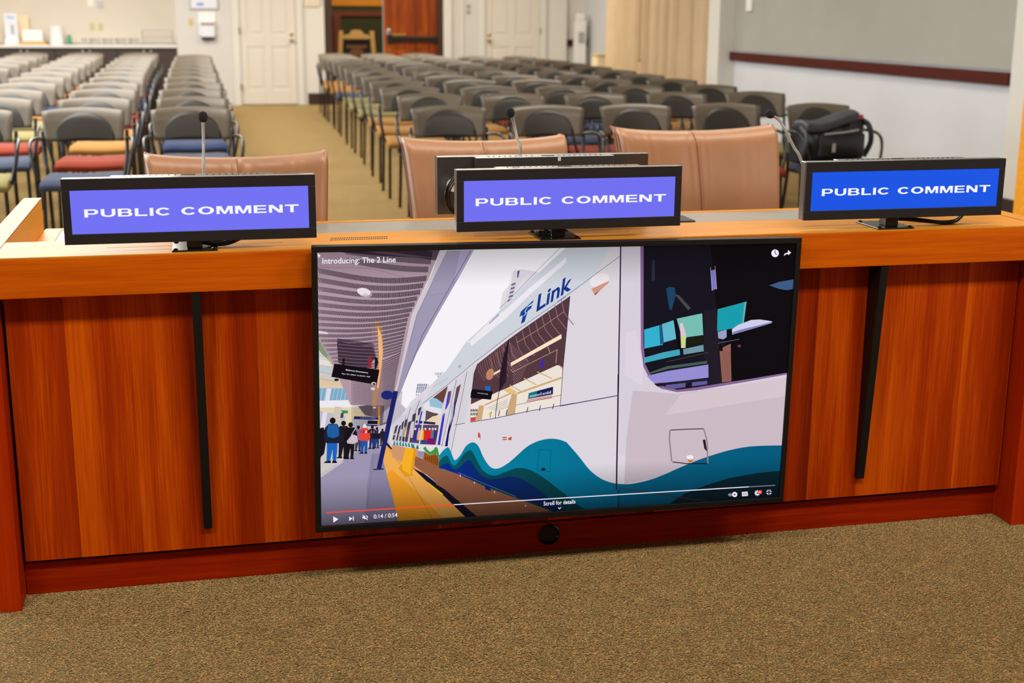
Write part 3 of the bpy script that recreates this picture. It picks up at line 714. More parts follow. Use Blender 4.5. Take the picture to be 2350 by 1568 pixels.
P((226, 208, 176), [(130, 300), (480, 300), (560, 380), (480, 400), (130, 330)], Z2)
P((208, 196, 180), [(270, 290), (340, 300), (310, 480), (240, 480)], Z2); P((226, 206, 170), [(390, 330), (450, 345), (400, 480), (330, 480)], Z2)
P((60, 140, 90), [(330, 325), (390, 330), (384, 355), (334, 355)], Z2); P((50, 70, 110), [(325, 352), (350, 350), (345, 395), (318, 395)], Z2)
P((108, 92, 104), [(480, 290), (640, 270), (780, 245), (745, 400), (740, 445), (665, 470), (660, 390), (540, 370)], Z2)
P((166, 160, 176), [(720, 260), (782, 245), (735, 430), (700, 440)], Z2); P((200, 150, 60), [(655, 290), (680, 290), (672, 470), (655, 470)], Z2)
El((226, 222, 230), 627, 302, 16, 9, Z2)
P((26, 36, 100), [(445, 380), (662, 388), (660, 412), (440, 406)], Z2); Ln((160, 170, 220), [(500, 394), (640, 398)], 1.0, Z2)
P((18, 14, 26), [(566, 418), (656, 420), (654, 452), (562, 450)], Z2); P((30, 40, 110), [(516, 452), (655, 458), (655, 470), (516, 464)], Z2)
# canopy soffit with slotted metal panels
P((178, 152, 166), [(100, 110), (1215, 138), (1120, 380), (960, 720), (900, 1010), (850, 1250), (810, 1410), (800, 1540), (410, 1530), (260, 1180), (100, 900)], Z1)
P((210, 160, 118), [(625, 760), (690, 800), (712, 1000), (690, 1250), (640, 1540), (600, 1540), (640, 1200), (655, 1000)], Z1)
P((110, 88, 104), [(290, 930), (620, 980), (640, 1100), (560, 1200), (420, 1190), (300, 1150)], Z1)
P((90, 70, 88), [(100, 110), (1215, 138), (1180, 230), (1000, 205), (700, 190), (400, 165), (100, 130)], Z1)
LAY[0] += 1
yl = 150.0; yr = 205.0; step = 82.0
def ceil_row(ya, yb, h, n, sag, xa, xb):
    for i in range(n):
        t = i / n
        if t > 1: continue
        x = xa + (xb - xa) * (t ** 0.9)
        y = ya + (yb - ya) * t + sag * sin(pi * min(1, t * 0.92)) 
        sl = 0.32 * (1 - t) - 0.12 * t
        w = (xb - xa) / n * 0.60
        col = (22, 10, 28) if not (600 < x < 700 and y > 800) else (96, 60, 60)
        P(col, [(x, y), (x + w, y), (x + w + sl * h, y + h), (x + sl * h, y + h)], Z1, False)
rows = [(95, 150, 56, 62, 0, 700, 1150), (120, 205, 56, 110, 18, 350, 1140), (205, 280, 52, 110, 24, 380, 1115)]
ya, yb, h = 300.0, 350.0, 50.0
while yb < 1520:
    rows.append((ya, yb, h, 100, 58 * h / 50, 118, None)); f_ = 0.945
    ya += h * 1.62 * 1.05; yb += h * 1.34; h = max(9.0, h * 0.935)
def edge_r(y):
    pts = [(140, 1195), (380, 1105), (720, 950), (1010, 890), (1250, 842), (1540, 800)]
    for (y0, x0), (y1, x1) in zip(pts, pts[1:]):
        if y <= y1: return x0 + (x1 - x0) * (y - y0) / (y1 - y0)
    return 800
for r_ in rows:
    ya, yb, h, n, sag, xa, xb = r_
    if xb is None:
        xb = edge_r(yb) - 18
        xa = 118 if ya < 900 else 118 + (ya - 900) * 0.6
        if ya > 1180: xa = 420
        n = 100 if yb < 1100 else 60
    ceil_row(ya, yb, h, n, sag, xa, xb)
P((64, 46, 60), [(290, 960), (610, 1010), (640, 1100), (560, 1200), (420, 1190), (300, 1150)], Z1)
for k in range(7): Ln((128, 104, 120), [(300, 985 + k * 30), (460, 1000 + k * 30), (640, 1010 + k * 29)], 1.2, Z1)
P((150, 40, 50), [(568, 1100), (598, 1100), (600, 1200), (570, 1200)], Z1)
P((236, 180, 128), [(655, 820), (690, 900), (704, 1050), (690, 1180), (665, 1380), (650, 1380), (668, 1150), (660, 950)], Z1)
P((222, 206, 214), [(118, 862), (200, 875), (212, 895), (118, 886)], Z1)
Ln((110, 90, 110), [(118, 560), (500, 640), (1010, 668)], 0.6, Z1); Ln((110, 90, 110), [(118, 290), (600, 300), (900, 385), (1115, 404)], 0.6, Z1)
El((176, 156, 168), 545, 525, 62, 38, Z1, 20, 0.2); El((236, 222, 228), 530, 512, 62, 34, Z1, 20, 0.2); El((210, 190, 200), 545, 540, 22, 13, Z1)
P((208, 198, 206), [(1150, 330), (1215, 138), (1278, 140), (1165, 380), (1005, 720), (930, 1000), (870, 1250), (830, 1450), (800, 1450), (850, 1250), (900, 1010), (960, 720)], Z1)
P((158, 152, 178), [(1282, 140), (1522, 136), (1400, 360), (1180, 740), (1010, 1060), (930, 1240), (870, 1400), (810, 1520), (800, 1450), (830, 1400), (880, 1200), (930, 1000), (1005, 720), (1165, 380)], Z1)
P((176, 164, 196), [(1400, 140), (1522, 136), (1400, 360), (1340, 420)], Z1); Ln((120, 108, 140), [(1282, 140), (1165, 385), (1010, 720), (940, 1000)], 0.9, Z1)
Ln((74, 66, 116), [(1495, 138), (1240, 585), (1060, 900), (905, 1300)], 1.1, Z1); Ln((120, 112, 140), [(1130, 545), (1272, 520)], 0.5, Z1)
# hanging information sign
P((26, 18, 24), [(340, 1110), (362, 1110), (356, 1175), (336, 1170)], Z1); P((26, 18, 24), [(630, 1095), (655, 1110), (660, 1150), (640, 1210), (628, 1205)], Z1)
P((16, 10, 16), [(265, 1158), (672, 1215), (645, 1350), (238, 1278)], Z1)
Tx((226, 222, 240), 'Bellevue Downtown', Z1(368, 1221), (51, 7), (0.4, -3.4), 0.02)
Tx((226, 222, 240), 'Apr 27, 2024 11:43:21 AM', Z1(330, 1256), (65, 7.6), (0.4, -3.2), 0.02)
El((30, 26, 36), 285, 1305, 22, 12, Z1); El((200, 196, 206), 620, 1338, 22, 14, Z1); El((40, 40, 50), 622, 1342, 12, 9, Z1); El((214, 210, 220), 612, 1385, 20, 12, Z1)
# platform
P((156, 148, 176), [(120, 2200), (120, 930 + 0), (420, 720), (560, 660), (660, 640), (735, 640), (850, 1330), (840, 1400), (120, 1400)], Z2)
P((140, 132, 162), [(600, 720), (700, 700), (800, 1080), (850, 1340), (540, 1360), (560, 1000)], Z2)
P((196, 188, 196), [(135, 900), (330, 780), (350, 790), (140, 935)], Z2)
Ln((96, 88, 120), [(620, 720), (600, 900), (540, 1340)], 0.6, Z2)
P((238, 172, 84), [(728, 625), (760, 660), (850, 740), (990, 850), (1100, 960), (1245, 1085), (1450, 1285), (840, 1325), (780, 1060), (705, 780), (715, 660)], Z2)
P((238, 156, 40), [(735, 900), (780, 860), (900, 960), (1050, 1100), (1240, 1300), (842, 1325), (780, 1060)], Z2)
for k in range(4): Ln((216, 140, 60), [(740 + 60 * k, 820 + 30 * k), (850 + 130 * k, 1330)], 0.4, Z2)
Ln((140, 84, 40), [(735, 645), (900, 870), (1150, 1300)], 0.7, Z2)
# person silhouettes on the platform (within the video)
def person(px, py, s, coat, legs, hair=(24, 18, 22), bagc=None):
    """px,py foot point in Z5 units, s overall height"""
    q = lambda x, y: Z5(px + x * s, py - y * s)
    P(legs, [q(-0.13, 0.50), q(0.11, 0.50), q(0.10, 0.26), q(0.07, 0.03), q(0.0, 0.03), q(-0.005, 0.3), q(-0.06, 0.03), q(-0.14, 0.02), q(-0.13, 0.28)])
    P((14, 12, 20), [q(-0.17, 0.035), q(-0.04, 0.05), q(-0.04, 0.0), q(-0.2, 0.0)]); P((14, 12, 20), [q(0.0, 0.05), q(0.08, 0.05), q(0.10, 0.0), q(-0.02, 0.0)])
    P(coat, [q(-0.09, 0.87), q(0.10, 0.87), q(0.17, 0.74), q(0.20, 0.55), q(0.13, 0.44), q(-0.14, 0.44), q(-0.2, 0.56), q(-0.17, 0.78)])
    c = q(0, 0.94); El(hair, c[0], c[1], 0.065 * s * K5, 0.07 * s * K5)
    if bagc: P(bagc, [q(-0.1, 0.85), q(0.09, 0.86), q(0.14, 0.76), q(0.14, 0.60), q(0.02, 0.55), q(-0.11, 0.58), q(-0.13, 0.72)])
P((22, 16, 28), [(10, 1040), (70, 1020), (110, 1100), (100, 1240), (80, 1360), (40, 1400), (15, 1500), (10, 1500)], Z5)
person(330, 1420, 480, (30, 26, 34), (26, 22, 30)); person(700, 1300, 300, (30, 28, 50), (40, 50, 110)); person(760, 1290, 270, (24, 24, 40), (30, 60, 120)); person(520, 1330, 330, (120, 110, 150), (60, 60, 90)); person(830, 1260, 220, (40, 30, 40), (50, 40, 50))
person(600, 1360, 380, (232, 66, 56), (30, 84, 160), (230, 216, 220)); person(190, 1480, 580, (26, 30, 48), (28, 96, 190), (20, 16, 20), (28, 92, 160)); person(420, 1430, 470, (20, 18, 24), (20, 18, 24))
P((206, 184, 196), [(370, 1200), (440, 1110), (505, 1130), (515, 1210), (450, 1235), (380, 1228)], Z5); Ln((206, 184, 196), [(430, 1120), (480, 1040)], 1.6, Z5)
for k in range(9): P([(180, 60, 90), (60, 60, 120), (220, 200, 210), (30, 26, 36), (120, 100, 60)][k % 5], [(540 + 34 * k, 1060 + 9 * (k % 3)), (556 + 34 * k, 1050), (562 + 34 * k, 1090), (538 + 34 * k, 1100)], Z5)
# dark track gap
P((20, 18, 40), [(738, 610), (800, 690), (900, 770), (985, 825), (1100, 900), (1250, 1030), (1380, 1120), (1570, 1275), (1450, 1290), (1240, 1085), (1090, 960), (980, 855), (840, 725), (760, 665), (728, 630)], Z2)
P((248, 210, 40), [(1098, 975), (1112, 975), (1245, 1080), (1232, 1090)], Z2)
# train body
P((220, 213, 221), [(760, 600), (770, 470), (830, 420), (900, 330), (960, 240), (1060, 160), (1170, 60), (1270, -30), (1500, -240), (1900, -620), (2350, -1060), (2500, -1300), (4700, -1300), (4700, 1500), (2000, 1300), (1570, 1275), (1250, 1030), (1000, 840), (850, 720)], Z2)
P((206, 211, 219), [(1000, 430), (1170, 60), (1270, -30), (1450, -290), (1700, -520), (2000, -820), (2350, -1140), (2560, -1330), (2850, -1330), (2600, -860), (2350, -690), (2000, -460), (1840, -350), (1530, -110), (1290, 90), (1100, 270)], Z2)
P((236, 232, 240), [(1640, 800), (1830, 650), (2020, 480), (2350, 200), (2350, 250), (2030, 530), (1800, 760), (1500, 1000), (1480, 960)], Z1)
for k in range(8): P((96, 90, 150), [(1658 + 11 * k, 796 - 11 * k), (1666 + 11 * k, 786 - 11 * k), (1668 + 11 * k, 792 - 9 * k), (1662 + 11 * k, 804 - 11 * k)], Z1)
Ln((70, 66, 110), [(2295, 118), (2100, 310), (1860, 560), (1750, 660)], 0.7, Z1)
Ln((56, 50, 110), [(1050, 270), (1290, 90), (1530, -110), (1840, -350), (2350, -700)], 0.9, Z2); Ln((56, 48, 96), [(0, 622), (120, 540), (300, 405), (580, 200)], 0.9, Z3)
El((236, 236, 242), 1470, 960, 10, 6, Z1)
# pantograph, small marks
Ln((50, 50, 80), [(1165, 1245), (1245, 1240)], 0.9, Z1); Ln((50, 50, 80), [(1170, 1258), (1230, 1250), (1195, 1282), (1200, 1250)], 0.8, Z1); Ln((120, 60, 60), [(1378, 1188), (1400, 1174), (1392, 1200)], 1.0, Z1)
for k in range(7): Ln((150, 150, 166), [(1160 + 20 * k, 1370 - 12 * k), (1172 + 20 * k, 1350 - 12 * k)], 0.8, Z1)
# receding carriages with windows and doors
P((206, 206, 216), [(0, 1000), (80, 900), (180, 840), (240, 760), (370, 640), (400, 740), (340, 1100), (300, 1240), (0, 1200)], Z6)
for k, (x0, x1, t, b) in enumerate([(5, 30, 1010, 1180), (50, 72, 1010, 1190), (90, 110, 960, 1195), (130, 155, 930, 1200), (165, 200, 960, 1205), (225, 262, 860, 1215), (300, 330, 780, 1220)]):
    P((70, 56, 74), [(x0 + 40, t), (x1 + 50, t - 30), (x1, b), (x0, b)], Z6)
    P([(206, 190, 130), (140, 60, 90), (200, 200, 210)][k % 3], [(x0 + 25, t + 90), (x1 + 25, t + 80), (x1 + 12, b - 60), (x0 + 14, b - 60)], Z6)
P((108, 66, 64), [(525, 640), (720, 486), (660, 712), (575, 650)], Z6)
P((150, 190, 212), [(480, 670), (525, 640), (575, 650), (660, 712), (640, 790), (560, 770), (490, 750)], Z6)
P((226, 226, 234), [(400, 740), (480, 672), (490, 750), (640, 780), (630, 850), (430, 800)], Z6)
P((92, 76, 82), [(440, 800), (525, 830), (600, 845), (540, 900), (470, 930), (425, 950)], Z6); P((232, 212, 172), [(420, 950), (520, 880), (610, 860), (600, 960), (560, 1000), (420, 985)], Z6)
P((34, 40, 84), [(310, 930), (560, 955), (555, 985), (305, 965)], Z6)
P((86, 66, 96), [(300, 985), (600, 990), (580, 1245), (350, 1235), (330, 1225), (250, 1215)], Z6)
for k, (x, c) in enumerate([(300, (60, 50, 90)), (345, (220, 180, 120)), (390, (232, 190, 40)), (430, (232, 30, 30)), (485, (232, 30, 30)), (525, (70, 120, 150)), (560, (60, 50, 100))]):
    P(c, [(x - 20, 1060), (x + 22, 1055), (x + 26, 1180), (x - 26, 1185)], Z6); El((226, 206, 200), x, 1040, 14, 16, Z6, 10)
P((120, 20, 110), [(460, 1160), (550, 1160), (545, 1240), (450, 1238)], Z6); P((40, 70, 130), [(385, 1180), (440, 1180), (435, 1236), (380, 1234)], Z6)
for a, b, w in (((425, 800), (350, 1240), 3.0), ((375, 800), (330, 980), 2.4)): Ln((214, 210, 220), [a, b], w, Z6)
Ln((52, 44, 190), [(385, 810), (345, 990), (290, 1215)], 3.2, Z6)
P((216, 210, 218), [(640, 790), (720, 486), (770, 540), (660, 1250), (560, 1250)], Z6)
P((110, 76, 86), [(722, 560), (770, 545), (740, 700), (690, 800), (700, 680)], Z6); P((60, 60, 220), [(724, 580), (742, 572), (712, 760), (680, 790)], Z6)
P((90, 86, 170), [(650, 860), (684, 830), (660, 1000), (618, 1250), (585, 1245)], Z6); P((48, 44, 200), [(655, 880), (675, 880), (640, 1060), (610, 1240), (590, 1238)], Z6)
P((214, 208, 216), [(770, 480), (826, 410), (960, 300), (1080, 205), (930, 965), (815, 985), (760, 1270), (700, 1265)], Z6)
P((100, 70, 82), [(830, 505), (888, 462), (830, 700), (790, 740)], Z6); P((20, 20, 90), [(808, 700), (828, 670), (800, 860), (735, 1100), (715, 1265), (680, 1262), (720, 1050)], Z6)
P((170, 180, 200), [(770, 740), (800, 740), (780, 900), (745, 1000)], Z6)
for a, b, c in (((358, 670), (85, 1380), 1.0), ((240, 760), (130, 1180), 0.8), ((830, 405), (640, 1260), 0.9), ((965, 300), (715, 1560), 0.9), ((640, 1240), (600, 1500), 0.7), ((180, 880), (110, 1240), 0.8)): Ln((60, 44, 90), [a, b], c, Z6)
# low skirt of the near carriages mirrored in the platform edge
P((206, 150, 106), [(0, 1240), (180, 1280), (320, 1290), (640, 1370), (720, 1560), (1000, 1700), (1200, 1990), (260, 1540), (0, 1400)], Z6)
P((226, 222, 224), [(340, 1245), (430, 1250), (640, 1260), (630, 1380), (420, 1370), (330, 1320)], Z6)
P((150, 140, 180), [(330, 1320), (420, 1330), (420, 1420), (320, 1385)], Z6)
for k in range(7): P((40, 130, 130), [(18 + 38 * k, 1230), (30 + 38 * k, 1180 + 6 * k), (46 + 38 * k, 1245 + 6 * k), (20 + 38 * k, 1250 + 4 * k)], Z6)
P((30, 120, 120), [(255, 1285), (275, 1225), (295, 1290)], Z6); P((30, 120, 120), [(305, 1290), (330, 1235), (350, 1300)], Z6)
P((60, 150, 70), [(400, 1290), (430, 1262), (450, 1300), (490, 1335), (530, 1310), (565, 1265), (590, 1290), (615, 1420), (600, 1400), (560, 1350), (520, 1370), (470, 1370), (430, 1330)], Z6)
P((150, 84, 24), [(418, 1330), (470, 1372), (520, 1372), (560, 1350), (600, 1420), (610, 1570), (480, 1560), (390, 1510)], Z6)
for k in range(7): Ln((92, 40, 14), [(430 + 26 * k, 1400 - 4 * k), (420 + 26 * k, 1540)], 1.4, Z6)
P((236, 160, 40), [(350, 1525), (400, 1505), (600, 1590), (560, 1640)], Z6)
# brown mirrored platform below the waves
P((146, 92, 66), [(990, 735), (1100, 780), (1200, 830), (1370, 890), (1620, 1010), (1900, 1110), (2200, 1220), (2350, 1290), (1560, 1290), (1350, 1105), (1250, 1030), (1090, 900), (985, 825)], Z2)
for k in range(4): Ln((120, 70, 50), [(1380 + 10 * k, 950 + 50 * k), (1800 + 60 * k, 1120 + 50 * k)], 0.4, Z2)
Ln((40, 30, 60), [(1370, 890), (1350, 1105)], 0.8, Z2)
# waves along the train
top = [(1205, 735), (1240, 690), (1285, 657), (1310, 690), (1340, 765), (1360, 768), (1400, 725), (1450, 645), (1510, 612), (1560, 645), (1600, 735), (1650, 815), (1700, 848), (1760, 840), (1840, 790), (1920, 720), (2000, 650), (2100, 600), (2200, 580), (2280, 586), (2345, 608)]
topz = [Z2(*q) for q in top] + [Z4(*q) for q in [(100, 650), (200, 765), (300, 890), (400, 968), (500, 1008), (600, 1022), (700, 1018), (850, 985), (1000, 930), (1150, 862), (1300, 800), (1450, 748), (1600, 705), (1750, 676), (1900, 664), (2120, 660)]]
sm = lambda pts: [(v.x, v.y) for v in smooth_path([(a, b, 0) for a, b in pts], 4)]
topz = sm(topz)
for i in range(len(topz) - 1):
    a, b = topz[i], topz[i + 1]
    P((0, 138 - int(i * 0.3), 168 - i // 4), [a, b, (b[0], b[1] + min(240, 60 + max(0, i - 44) * 8)), (a[0], a[1] + min(240, 60 + max(0, i - 45) * 8))], None, i == 0)
mid = [Z2(*q) for q in [(1205, 790), (1250, 740), (1285, 735), (1310, 790), (1340, 820), (1370, 800), (1420, 730), (1465, 690), (1500, 688), (1540, 760), (1590, 850), (1650, 900), (1720, 910), (1800, 880), (1900, 845), (2000, 852), (2100, 900), (2200, 970), (2280, 1035), (2350, 1085)]] + [Z4(*q) for q in [(60, 1110), (140, 1180), (260, 1260)]]
mid = sm(mid)
for i in range(len(mid) - 1):
    a, b = mid[i], mid[i + 1]; d = 22 if i < 20 else 60
    P((2, 84 - i // 4, 94 - i // 4), [a, b, (b[0], b[1] + d + i * 0.8), (a[0], a[1] + d + i * 0.8)], None, i == 0)
low = [Z2(*q) for q in [(1205, 835), (1250, 810), (1290, 800), (1330, 850), (1365, 855), (1400, 830), (1440, 790), (1475, 772), (1500, 790), (1535, 850), (1580, 900), (1650, 938), (1750, 936), (1850, 918), (1950, 945), (2050, 1000), (2130, 1065), (2240, 1150), (2350, 1230)]]
low = sm(low)
for i in range(len(low) - 1):
    a, b = low[i], low[i + 1]
    ba = (860 + (835 + (a[0] - 1007.6) / K1 * 0.385) * K1); bb = (860 + (835 + (b[0] - 1007.6) / K1 * 0.385) * K1)
    P((6, 40, int(140 - i * 0.75)), [a, b, (b[0], max(bb, b[1] + 1)), (a[0], max(ba, a[1] + 1))], None, i == 0)
P((146, 92, 66), [Z2(1200, 842), Z2(1370, 895), Z2(1620, 1012), Z2(1900, 1115), Z2(2200, 1225), Z2(2350, 1290), Z2(1560, 1290), Z2(1250, 1030), Z2(1180, 990)])
P((10, 36, 116), [(1620, 990), (1678, 1000), (1668, 1052), (1622, 1035)], Z2); Ln((150, 150, 190), [(1380, 885), (1615, 985), (1900, 1100)], 0.6, Z2)
for x, y in ((1397, 912), (1524, 975), (1706, 1060), (1985, 1183)): El((214, 196, 200), x, y, 6, 10, Z2, 8)
P((5, 40, 52), [(1180, 1110), (1400, 1025), (1600, 965), (1850, 918), (2140, 890), (2140, 1300), (900, 1300)], Z4)
P((6, 70, 90), [(560, 1070), (1000, 1150), (1400, 1190), (560, 1240)], Z4)
Ln((80, 60, 66), [(575, 1060), (800, 1090), (1100, 1140), (1400, 1178)], 2.2, Z4)
# reflected station in the big side window
P((84, 56, 64), [(1195, 0), (1185, 130), (1110, 870), (1080, 1310), (300, 1465), (0, 1512), (10, 1180), (40, 930), (80, 820), (460, 520), (640, 390)], Z7)
for k in range(12):
    x = 1150 - 78 * k; y = 90 + 62 * k
    Ln((142, 106, 110), [(x - 60, y - 40), (x - 20, y + 120), (x + 90, y + 260)], 2.0 - 0.06 * k, Z7)
for k in range(14):
    t = k / 13; Ln((148, 108, 108), [(90 + 330 * t, 830 - 270 * t), (100 + 350 * t, 900 - 190 * t), (170 + 340 * t, 1020 - 130 * t)], 0.9, Z7)
for k in range(16):
    t = k / 15; Ln((138, 102, 108), [(470 + 500 * t * 0.1, 560 + 34 * k), (700 - 10 * k, 800 + 22 * k)], 1.0, Z7)
Ln((176, 126, 100), [(560, 560), (820, 400), (1120, 190)], 1.4, Z7); Ln((90, 74, 120), [(640, 392), (1190, 10)], 0.9, Z7)
P((40, 26, 40), [(400, 690), (460, 520), (440, 800), (430, 1020), (350, 1140), (345, 1000)], Z7)
P((252, 226, 196), [(484, 802), (1092, 458), (1094, 510), (486, 842)], Z7); P((250, 220, 188), [(272, 930), (358, 880), (356, 908), (268, 956)], Z7)
Ln((214, 170, 140), [(486, 880), (505, 915), (700, 815), (1050, 640)], 0.9, Z7); Ln((206, 150, 110), [(1040, 640), (1025, 810)], 1.4, Z7); Ln((206, 160, 120), [(930, 610), (955, 680)], 1.4, Z7)
P((60, 36, 200), [(852, 760), (880, 765), (866, 865), (840, 862)], Z7)
El((190, 130, 100), 235, 940, 46, 70, Z7, 14, 0.3)
P((236, 226, 216), [(1100, 850), (1105, 870), (1082, 1310), (300, 1465), (0, 1512), (6, 1300), (330, 1150), (440, 1105), (1040, 830)], Z7)
P((228, 190, 120), [(390, 1125), (480, 1100), (540, 1140), (560, 1170), (480, 1180)], Z7)
for a, b, w in (((800, 910), (980, 990), 2.2), ((640, 985), (790, 1065), 2.2), ((470, 1070), (620, 1150), 2.0), ((560, 1170), (1095, 980), 4.2), ((170, 1310), (480, 1170), 3.4), ((1060, 830), (1105, 870), 2.0)): Ln((206, 168, 118), [a, b], w, Z7)
for k in range(5): Ln((96, 74, 66), [(200 + 30 * k, 1350 + 8 * k), (450, 1240 + 22 * k)], 0.6, Z7)
P((202, 164, 122), [(500, 1170), (560, 1180), (535, 1415), (425, 1440), (470, 1260)], Z7); P((206, 166, 120), [(105, 1310), (165, 1315), (135, 1485), (55, 1500)], Z7)
P((14, 10, 16), [(20, 1115), (268, 1145), (246, 1245), (0, 1222), (5, 1160)], Z7); P((20, 110, 200), [(175, 1080), (240, 1085), (235, 1140), (180, 1130)], Z7)
Tx((190, 186, 200), 'nwotnwoD euvelleB', Z7(84, 1168), (24, 3.2), (0, -2.6), 0.02)
P((20, 30, 84), [(700, 1165), (992, 1088), (990, 1180), (690, 1236)], Z7); P((10, 116, 130), [(700, 1165), (800, 1138), (795, 1210), (690, 1236)], Z7)
Tx((206, 206, 226), 'Bellevue Downtown', Z7(968, 1168), (-49, 9.5), (0, -6.2), 0.015)
P((214, 160, 160), [(680, 1240), (980, 1190), (975, 1230), (670, 1275)], Z7)
for x in (250, 350, 440, 690, 840, 1000): Ln((60, 44, 80), [(x, 1390 - (x - 250) * 0.13), (x - 14, 1455 - (x - 250) * 0.13)], 1.8, Z7)
Ln((90, 74, 80), [(540, 1310), (1085, 1190)], 1.0, Z7)
for k in range(4): P((50, 60, 74), [(4 + 22 * k, 1360), (20 + 22 * k, 1356), (16 + 22 * k, 1385), (2 + 22 * k, 1390)], Z7); P((40, 44, 60), [(4 + 22 * k, 1405), (18 + 22 * k, 1400), (14 + 22 * k, 1430), (2 + 22 * k, 1436)], Z7)
P((206, 70, 66), [(0, 1460), (66, 1450), (60, 1498), (0, 1508)], Z7); El((224, 190, 40), 235, 1420, 14, 18, Z7)
Ln((22, 14, 24), [(462, 520), (410, 800), (345, 1140), (320, 1280), (296, 1465)], 1.5, Z7)
Ln((66, 50, 100), [(0, 1514), (300, 1466), (680, 1385), (1254, 1285)], 1.5, Z7); Ln((66, 50, 100), [(1350, 456), (1440, 438)], 1.2, Z2); Ln((60, 50, 90), [(20, 295), (555, 198)], 2.0, Z4)
Ln((50, 38, 60), [(1195, 0), (1110, 870), (1078, 1310)], 1.2, Z7)
# wordmark on the carriage
Tx((18, 52, 140), 'Link', (1231, 717), (80, -52), (5.5, -40), 0.022)
P((14, 66, 150), [(585, 258), (606, 186), (760, 45), (748, 80), (690, 120), (672, 140), (735, 112), (750, 92), (725, 150), (688, 180), (650, 310), (604, 335), (628, 240), (612, 232)], Z7)
Ln((206, 212, 222), [(640, 240), (672, 200), (650, 190), (680, 140)], 1.6, Z7)
# lamp, vertical seam, front body
El((236, 228, 232), 390, 420, 95, 60, Z3, 18, -0.35); P((206, 150, 130), [(315, 500), (480, 425), (470, 450), (345, 560)], Z3); P((130, 90, 80), [(345, 545), (400, 510), (350, 562)], Z3)
P((214, 206, 216), [(592, 60), (2300, 60), (2200, 1459), (2200, 2100), (570, 2050), (578, 700)], Z3)
P((222, 210, 222), [(640, 900), (730, 890), (800, 1260), (780, 1400), (620, 1300)], Z3)
topz2 = topz[21:]
P((202, 186, 196), [(700, 150), (1100, 180), (2140, 40), (2140, 665), (1750, 675), (1450, 748), (1150, 862), (900, 970), (620, 1020), (640, 600)], Z4)
P((214, 196, 204), [(1150, 182), (1500, 130), (2140, 30), (2140, 200), (1500, 300), (1000, 380)], Z4)
for i in range(103, len(topz) - 1):
    a, b = topz[i], topz[i + 1]
    P((0, 98 - (i - 103) // 5, 132 - (i - 103) // 5), [a, b, (b[0], 1210), (a[0], 1210)], None, i == 103)
P((5, 40, 52), [(1180, 1110), (1400, 1025), (1600, 965), (1850, 918), (2140, 890), (2140, 1300), (900, 1300)], Z4)
Ln((64, 50, 66), [(575, 1060), (800, 1090), (1100, 1140), (1400, 1178)], 2.2, Z4)
Ln((44, 24, 74), [(588, 60), (582, 500), (572, 1000), (565, 1459)], 3.0, Z3); Ln((40, 24, 50), [(565, 0), (560, 400), (552, 800), (548, 1075)], 3.4, Z4)
# hatch door in the front skirt
Ln((150, 130, 134), [(1045, 520), (1040, 600), (1062, 810)], 3.2, Z4); Ln((150, 130, 134), [(1360, 510), (1392, 620), (1398, 830)], 3.0, Z4)
Ln((34, 26, 34), [(1050, 518), (1200, 510), (1360, 506)], 2.0, Z4); Ln((24, 22, 40), [(1070, 815), (1200, 830), (1395, 830)], 2.2, Z4)
P((40, 24, 32), [(1350, 610), (1375, 605), (1392, 720), (1365, 690)], Z4); El((240, 232, 236), 1232, 770, 34, 20, Z4); P((200, 120, 40), [(1205, 795), (1270, 798), (1230, 822)], Z4)
# dark driver window
P((136, 100, 150), [(770, 60), (2260, 60), (2240, 700), (2145, 1295), (1700, 1375), (1290, 1445), (1110, 1462), (960, 1428), (860, 1345), (800, 1230), (775, 1050), (772, 500)], Z3)
P((19, 18, 30), [(800, 60), (2260, 60), (2240, 700), (2140, 1280), (1700, 1352), (1280, 1418), (1110, 1440), (960, 1400), (870, 1310), (815, 1200), (800, 1000)], Z3)
P((10, 8, 12), [(1420, 60), (2260, 60), (2240, 700), (2140, 1280), (1640, 1360), (1560, 1000), (1480, 700)], Z3)
P((24, 66, 98), [(1010, 500), (1040, 480), (1090, 490), (1100, 560), (1060, 700), (1040, 690)], Z3); P((74, 70, 70), [(1090, 550), (1130, 560), (1240, 680), (1215, 700)], Z3); P((40, 46, 60), [(880, 230), (905, 235), (905, 420), (875, 425)], Z3)
P((50, 176, 206), [(806, 880), (960, 835), (980, 1020), (808, 1056)], Z3); P((96, 184, 206), [(970, 830), (1078, 792), (1108, 965), (985, 1000)], Z3); P((26, 90, 130), [(945, 840), (972, 832), (990, 1010), (955, 1020)], Z3)
P((118, 190, 178), [(1108, 778), (1345, 728), (1355, 930), (1160, 965)], Z3); P((10, 8, 14), [(1078, 780), (1108, 780), (1150, 1080), (1120, 1090)], Z3)
P((222, 196, 214), [(1138, 820), (1162, 815), (1195, 930), (1190, 1050), (1150, 1050)], Z3); P((196, 220, 120), [(1150, 940), (1190, 935), (1190, 1040), (1156, 1040)], Z3)
P((26, 26, 16), [(1200, 950), (1352, 930), (1358, 1010), (1200, 1035)], Z3)
P((64, 164, 186), [(806, 1140), (985, 1090), (1135, 1062), (1140, 1115), (990, 1148), (806, 1190)], Z3); P((110, 150, 162), [(1168, 1062), (1356, 1020), (1360, 1080), (1172, 1112)], Z3)
P((30, 26, 36), [(1362, 700), (1480, 690), (1530, 1380), (1400, 1390), (1360, 1100)], Z3); Ln((90, 84, 80), [(1010, 1180), (1400, 1092)], 0.9, Z3)
P((70, 90, 84), [(850, 1280), (1020, 1220), (1390, 1170), (1390, 1195), (1030, 1245), (870, 1290)], Z3)
